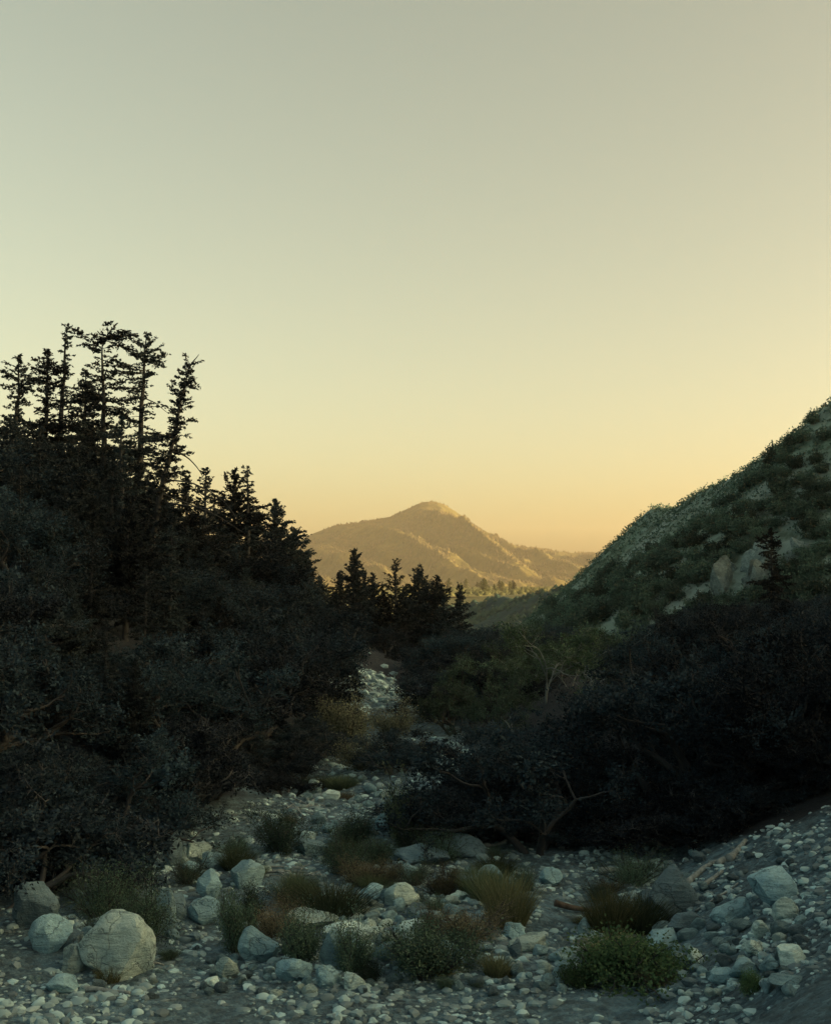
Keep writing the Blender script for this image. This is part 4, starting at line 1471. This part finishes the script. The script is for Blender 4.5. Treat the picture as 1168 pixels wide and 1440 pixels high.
for i, (px, py, w, h, kind, label) in enumerate(BU):
    lst, mt, w0, h0, nm, cat = KIND[kind]
    p = hit(px, py)
    m = p[1] / F
    sx, sz = w * m / w0 * 0.92, h * m / h0 * 1.02
    src = lst[i % len(lst)]
    if isinstance(src, tuple):
        parts = [("stems", src[0], 'bark'), ("foliage", with_mat(src[1], mt), mt)]
    else:
        parts = [("blades", with_mat(src, mt), mt)]
    thing_plant(nm, parts, (p[0], p[1] + 0.35 * w * m, float(gz(p[0], p[1] + 0.35 * w * m))), rng.uniform(0, 6.28), (sx, sx * 0.85, sz), label, cat)
    TAKEN.append((p[0], p[1] + 0.35 * w * m, 0.30 * w * m))

# small scrubby plants filling in between, alike and uncounted by name
rng = np.random.default_rng(53)
for (x0, y0, x1, y1, n, kinds, wr, label, group) in [
        (300, 1200, 700, 1290, 34, ('low', 'reed', 'dome', 'tuft'), (22, 52), "scruffy little plant in the far half of the creek bed", "scrub of the far creek bed"),
        (230, 1290, 760, 1392, 34, ('low', 'leafy', 'dome', 'tuft'), (20, 48), "scruffy little plant between the stones nearer the bottom edge", "scrub of the near creek bed"),
        (820, 1250, 1000, 1390, 16, ('low', 'reed', 'tuft', 'dome'), (24, 56), "scruffy little plant between the sandy path and the right bank", "scrub beside the right bank"),
        (400, 1098, 640, 1180, 16, ('low', 'dome', 'reed'), (18, 40), "scruffy little plant in the upper creek bed", "scrub of the upper creek bed"),
        (60, 1210, 240, 1330, 14, ('dome', 'leafy', 'tuft'), (30, 60), "scruffy dark plant along the foot of the left thicket", "scrub below the left thicket")]:
    for k in range(n):
        px, py = rng.uniform(x0, x1), rng.uniform(y0, y1)
        p = hit(px, py)
        kind = kinds[rng.integers(len(kinds))]
        lst, mt, w0, h0, nm, cat = KIND[kind]
        w = rng.uniform(*wr)
        m = p[1] / F
        if any((p[0] - a) ** 2 + (p[1] - b) ** 2 < (r * 0.75) ** 2 for a, b, r in TAKEN[:len(BL)]):
            continue
        if any(abs(px - q[0]) < q[2] * 0.5 + w * 0.4 and -6 < py - q[1] < w * 0.8 for q in BL):      # keeps clear of the boulders' faces
            continue
        src = lst[rng.integers(len(lst))]
        parts = [("stems", src[0], 'bark'), ("foliage", with_mat(src[1], mt), mt)] if isinstance(src, tuple) else [("blades", with_mat(src, mt), mt)]
        s = w * m / w0
        thing_plant(nm, parts, p, rng.uniform(0, 6.28), (s, s * rng.uniform(.7, 1), s * rng.uniform(.6, 1.0)), label, cat, group)

# two dry flower stalks
for k, (px, lean_) in enumerate(((659, -0.01), (668, 0.05))):
    p = hit(px, 1362)
    sb = Builder()
    pts = np.array([[0, 0, -.05], [lean_ * .3, 0, .3], [lean_, 0, .62]])
    sb.add(*tube(pts, [0.009, 0.008, 0.006], 5))
    e = bpy.data.objects.new("dry_stalk", None)
    COL.objects.link(e)
    e.location = [float(c) for c in p]
    tag(e, ["dry pale flower stalk beside the large dark bush, the left of two", "dry pale flower stalk beside the large dark bush, the right of two"][k], "stalk")
    obj("stem", sb.mesh("stem", True), M['low'], e)
    hb_ = Builder()
    C = pts[-1] + RNG.normal(size=(60, 3)) * np.array([.018, .018, .05])
    leaves(hb_, C, unit(RNG, 60), 0.03, 0.015, RNG)
    obj("seed_head", hb_.mesh("seed_head"), M['low'], e)

# ------------------------------------------------------------------ driftwood
def stick(px, py, length, az, label, r=0.05, mat='drift', name="driftwood_branch", cat="driftwood", lift=0.0, wob=0.09, fork=False, fn=gz, seed=0):
    rs = np.random.default_rng(4000 + seed)
    p = hit(px, py, fn)
    d = np.array([math.cos(az), math.sin(az), lift])
    pts, _ = bend(rs, [0, 0, 0], d, length, 8, wob, 0.0)
    pts -= pts.mean(0)
    zz = fn(p[0] + pts[:, 0], p[1] + pts[:, 1]) - float(fn(p[0], p[1]))
    pts[:, 2] = zz + r * 0.7 + (pts[:, 2] - pts[:, 2].min()) * 0.35
    b = Builder()
    rad = r * np.linspace(1.0, 0.55, len(pts)) * rs.uniform(.9, 1.1, len(pts))
    pts = np.concatenate([[pts[0]], pts, [pts[-1]]])
    rad = np.concatenate([[0.001], rad, [0.001]])
    b.add(*tube(pts, rad, 8))
    if fork:
        q, _ = bend(rs, pts[4], d + np.array([0.5, 0.6, 0.25]), length * .4, 5, .15, 0)
        b.add(*tube(q, np.linspace(r * .5, r * .2, len(q)), 5))
    o = obj(name, b.mesh(name, True), M[mat], None, (p[0], p[1], float(fn(p[0], p[1]))), 0, None, label, cat)
    return o


stick(870, 1230, 0.95, 0.05, "short pale log on the gravel right of the path", 0.085, name="log", cat="log", seed=1, wob=.03)
stick(806, 1284, 0.85, 0.15, "dark rotten log lying across the sandy path", 0.07, 'darklog', "log", "log", seed=2)
stick(214, 1362, 0.62, 0.5, "pale crooked stick on the dark soil right of the big boulder", 0.022, fork=True, seed=3, wob=.25)
stick(150, 1398, 0.9, 0.0, "flat pale driftwood piece under the big streaked boulder", 0.05, seed=4)
stick(1036, 1200, 1.15, 1.0, "upper of two crossed grey logs on the right bank", 0.09, name="log", cat="log", seed=5, wob=.03)
stick(1024, 1210, 0.95, 0.75, "lower of two crossed grey logs on the right bank", 0.08, name="log", cat="log", seed=6, wob=.03)
stick(985, 1228, 1.2, 0.8, "grey log at the edge of the black trees on the right bank", 0.08, name="log", cat="log", seed=7, wob=.04)
stick(1010, 1262, 1.1, 0.1, "thin crooked branch above the sloping slab on the right bank", 0.03, fork=True, seed=8, wob=.2)
stick(1000, 1240, 0.7, 0.6, "short grey log below the rubble's edge", 0.06, name="log", cat="log", seed=9)
stick(700, 1190, 1.3, 0.2, "bleached branch tangled at the many-trunked tree's foot", 0.05, fork=True, seed=10, wob=.2)
stick(722, 1182, 1.0, 2.6, "second bleached branch crossing the tangled one", 0.04, fork=True, seed=11, wob=.2)
stick(890, 1192, 1.2, 0.3, "grey branch under the dark trees right of centre", 0.04, fork=True, seed=12, wob=.18)
stick(440, 1086, 2.0, 2.6, "long pale limb leaning from the left thicket upstream", 0.035, seed=13, lift=.5)
rs = np.random.default_rng(77)
for k in range(16):
    stick(rs.uniform(382, 432), rs.uniform(1222, 1236), rs.uniform(.35, .9), rs.normal() * 0.35, "bleached stick in the driftwood tangle between the two bushes",
          rs.uniform(.012, .028), seed=50 + k, lift=rs.uniform(0, .35), wob=.12).__setitem__("group", "sticks of the driftwood tangle")
for k in range(12):
    stick(rs.uniform(405, 440), rs.uniform(1128, 1146), rs.uniform(.5, 1.2), rs.uniform(0, 3.1), "grey stick in the debris along the left thicket upstream",
          rs.uniform(.015, .03), seed=80 + k, lift=rs.uniform(0, .35), wob=.15).__setitem__("group", "sticks of the upstream debris")
for k in range(7):
    stick(rs.uniform(492, 545), rs.uniform(955, 985), rs.uniform(1.5, 3.5), 2.4 + rs.normal() * .15, "grey fallen pole lying down the talus slope",
          rs.uniform(.03, .06), seed=110 + k, lift=0.1, wob=.05, name="fallen_pole").__setitem__("group", "poles on the talus")

# ------------------------------------------------------------------ cobbles one by one, then gravel
COB = [rock_mesh("cobble", 8000 + s, (1, 1, 1), 3, 5 + s % 5, 0.14) for s in range(14)]
cob_m = {}
rng = np.random.default_rng(61)
REG = [
    # x0, y0, x1, y1, count, size range px, mats, label, group
    (470, 1268, 640, 1345, 56, (14, 34), ('palerock', 'palerock', 'rock'), "pale cobble in the stony middle of the creek bed", "cobbles in the middle of the bed"),
    (285, 1348, 560, 1400, 42, (12, 28), ('rock', 'rock', 'palerock', 'darkrock'), "small cobble along the bottom edge left of centre", "cobbles along the bottom edge"),
    (640, 1330, 800, 1400, 26, (12, 28), ('rock', 'rock', 'darkrock'), "cobble on the gravel left of the sandy path", "cobbles beside the sandy path"),
    (930, 1296, 1130, 1400, 54, (14, 34), ('rock', 'rock', 'palerock', 'darkrock'), "angular stone on the loose right bank", "stones of the right bank"),
    (395, 1112, 620, 1186, 44, (9, 22), ('rock', 'palerock', 'rock'), "stone in the upper reach of the creek bed", "stones of the upper creek bed"),
    (960, 1200, 1125, 1290, 24, (10, 24), ('darkrock', 'darkrock', 'rock'), "dark broken stone high on the right bank", "rubble high on the right bank"),
    (205, 1235, 330, 1340, 10, (7, 14), ('rock', 'darkrock'), "small stone among the boulders left of the creek", "stones among the left boulders"),
    (300, 1178, 470, 1240, 16, (9, 20), ('rock', 'palerock'), "stone on the sandy flat beyond the left boulders", "stones on the sandy flat"),
    (540, 1222, 660, 1262, 14, (10, 20), ('rock', 'palerock'), "stone uphill of the brightest white boulder", "stones uphill of the bright boulder"),
    (680, 1172, 900, 1262, 12, (6, 13), ('rock', 'darkrock'), "small stone at the foot of the dark thicket", "stones at the thicket's foot"),
    (40, 1350, 230, 1410, 12, (10, 20), ('rock', 'darkrock', 'palerock'), "small stone round the big streaked boulder", "stones round the big boulder"),
]
for (x0, y0, x1, y1, n, sr_, mats, label, group) in REG:
    got = tries = 0
    while got < n and tries < n * 25:
        tries += 1
        px, py = rng.uniform(x0, x1), rng.uniform(y0, y1)
        p = hit(px, py)
        w = 1.15 * (rng.uniform(sr_[0], sr_[1] * 0.7) if rng.random() < 0.55 else rng.uniform(*sr_))
        s = w * p[1] / F * 0.5
        if any((p[0] - a) ** 2 + (p[1] - b) ** 2 < (r * 0.85 + s * 0.8) ** 2 for a, b, r in TAKEN):
            continue
        mt = mats[rng.integers(len(mats))]
        k = rng.integers(len(COB))
        if (k, mt) not in cob_m:
            c = COB[k].copy()
            c.materials.clear()
            c.materials.append(M[mt])
            cob_m[(k, mt)] = c
        hh = rng.uniform(.55, .95)
        o = obj("cobble", cob_m[(k, mt)], None, None, (p[0], p[1], p[2] + s * hh * 0.45), rng.uniform(0, 6.28), (s * rng.uniform(.85, 1.25), s * rng.uniform(.75, 1.1), s * hh), label, "stone", group)
        o.rotation_euler = (rng.normal() * .2, rng.normal() * .2, rng.uniform(0, 6.28))
        TAKEN.append((p[0], p[1], s * 0.9))
        got += 1

def pebble_mat(name, lo, hi):
    m, nt, p, out = new_mat(name)
    geo = N(nt, "ShaderNodeNewGeometry")
    c = ramp(nt, geo.outputs["Random Per Island"], [(0.0, lo), (0.6, tuple(0.55 * a + 0.45 * b for a, b in zip(lo, hi))), (1.0, hi)])
    nt.links.new(c, p.inputs["Base Color"])
    p.inputs["Roughness"].default_value = 0.9
    p.inputs["Specular IOR Level"].default_value = 0.2
    return m


tb_ = Builder()
rng = np.random.default_rng(63)
Vt, Ft = ICO[1]
for k in range(700):
    tx, ty = -2.4 + rng.normal() * 2.2, 75 + rng.normal() * 5.5
    s = 0.07 + 0.28 * rng.random() ** 3
    v, f = rock_verts(rng, (s * rng.uniform(.8, 1.5), s, s * .7), 1, 4, 0.12)
    tb_.add(v + np.array([tx, ty, float(gz(tx, ty)) + s * .2]), T=Ft)
for k in range(1500):
    ty = rng.uniform(30.5, 54)
    tx = rng.uniform(xl(ty) - 0.3, xr(ty) + 0.6)
    s = 0.05 + 0.11 * rng.random() ** 2.0
    if rng.random() > 0.45 + 1.3 * float(fbm(tx / 1.8, ty / 2.6, 3, 85)):
        continue
    v, f = rock_verts(rng, (s * rng.uniform(.8, 1.5), s, s * .75), 2 if s > 0.1 else 1, 4, 0.12)
    tb_.add(v + np.array([tx, ty, float(gz(tx, ty)) + s * .2]), T=f)
for k in range(6800):
    ty = 17.2 + 14 * rng.random()
    tx = rng.uniform(-0.36 * ty, 0.36 * ty)
    e1 = float(max(xl(ty) - tx, tx - xr(ty) - 3.4 * sstep(31, 26, ty)))
    qx, qy = project(np.array([tx, ty, 0.0]))
    path = math.exp(-((tx - 2.6 - 0.05 * (ty - 24)) / 0.9) ** 2)          # the sandy path stays clear
    if e1 > 0.2 * rng.normal() or rng.random() > 0.40 + 1.5 * float(fbm(tx / 1.7, ty / 2.0, 3, 87)) - 0.45 * path:
        continue
    s = 0.035 + 0.085 * rng.random() ** 2.0
    v, f = rock_verts(rng, (s * rng.uniform(.8, 1.5), s * rng.uniform(.8, 1.1), s * .8), 2 if s > 0.07 else 1, 4, 0.14)
    tb_.add(v + np.array([tx, ty, float(gz(tx, ty)) + s * .1]), T=f)
rub = tb_.mesh("rubble", True)
rub.set_sharp_from_angle(angle=R(30))
obj("rubble", rub, pebble_mat('broken_rock', (0.10, 0.165, 0.21), (0.37, 0.60, 0.68)), kind="stuff", label="broken angular rock packed over the creek bed and talus")

gb = Builder()
gb2 = Builder()
Vb, Fb = ICO[1]
rng = np.random.default_rng(62)
protos = []
for s in range(16):
    v, f = rock_verts(rng, (1, 1, 0.7), 1, 3, 0.12)
    protos.append(v)
n = 17000
gy = 16.5 + 45.0 * rng.random(n) ** 1.7
gx = rng.uniform(-0.36, 0.36, n) * gy
e_ = np.maximum(xl(gy) - gx, gx - xr(gy) - 4.2 * sstep(31, 26, gy))
ok = (e_ < rng.normal(size=n) * 0.5)
ok &= rng.random(n) < np.clip(0.50 + 1.5 * fbm(gx / 2.6, gy / 3.2, 3, 83), 0.14, 1)
gx, gy = gx[ok], gy[ok]
gz_ = gz(gx, gy)
sz = 0.022 + 0.10 * rng.random(len(gx)) ** 2.6 + 0.0007 * gy
a = rng.uniform(0, 6.28, len(gx))
ca, sa = np.cos(a)[:, None], np.sin(a)[:, None]
pv_ = np.array(protos)[rng.integers(0, 16, len(gx))] * sz[:, None, None] * np.stack([rng.uniform(.8, 1.4, len(gx)), rng.uniform(.7, 1.1, len(gx)), rng.uniform(.6, 1, len(gx))], -1)[:, None]
pv_ = np.stack([pv_[..., 0] * ca - pv_[..., 1] * sa + gx[:, None], pv_[..., 0] * sa + pv_[..., 1] * ca + gy[:, None], pv_[..., 2] + (gz_ - sz * .05)[:, None]], -1)
half = rng.random(len(gx)) < 0.5
for b_, sel in ((gb, half), (gb2, ~half)):
    k = int(sel.sum())
    b_.add(pv_[sel].reshape(-1, 3), T=(Fb[None] + (np.arange(k) * len(Vb))[:, None, None]).reshape(-1, 3))


obj("gravel", gb.mesh("gravel"), pebble_mat('pebbles', (0.10, 0.155, 0.19), (0.33, 0.56, 0.66)), kind="stuff", label="loose pebbles strewn over the creek bed")
obj("gravel", gb2.mesh("gravel"), pebble_mat('chips', (0.07, 0.115, 0.15), (0.30, 0.45, 0.51)), kind="stuff", label="angular rock chips strewn over the creek bed")

# ------------------------------------------------------------------ haze: one closed box of even air round the whole place
hb = Builder()
x0, x1, y0, y1, z0, z1 = -2700, 2700, -260, 6400, -32, 330
hb.add([[x0, y0, z0], [x1, y0, z0], [x1, y1, z0], [x0, y1, z0], [x0, y0, z1], [x1, y0, z1], [x1, y1, z1], [x0, y1, z1]],
       Q=[[0, 3, 2, 1], [4, 5, 6, 7], [0, 1, 5, 4], [1, 2, 6, 5], [2, 3, 7, 6], [3, 0, 4, 7]])
hm = bpy.data.materials.new("evening_haze")
hm.use_nodes = True
hn = hm.node_tree
hn.nodes.remove(hn.nodes["Principled BSDF"])
pv = hn.nodes.new("ShaderNodeVolumePrincipled")
pv.inputs["Color"].default_value = (0.95, 0.90, 0.76, 1)
pv.inputs["Density"].default_value = HAZE
pv.inputs["Anisotropy"].default_value = 0.35
hn.links.new(pv.outputs[0], hn.nodes["Material Output"].inputs["Volume"])
haze = obj("haze", hb.mesh("haze"), hm, kind="stuff", label="thin warm evening haze filling the valley")
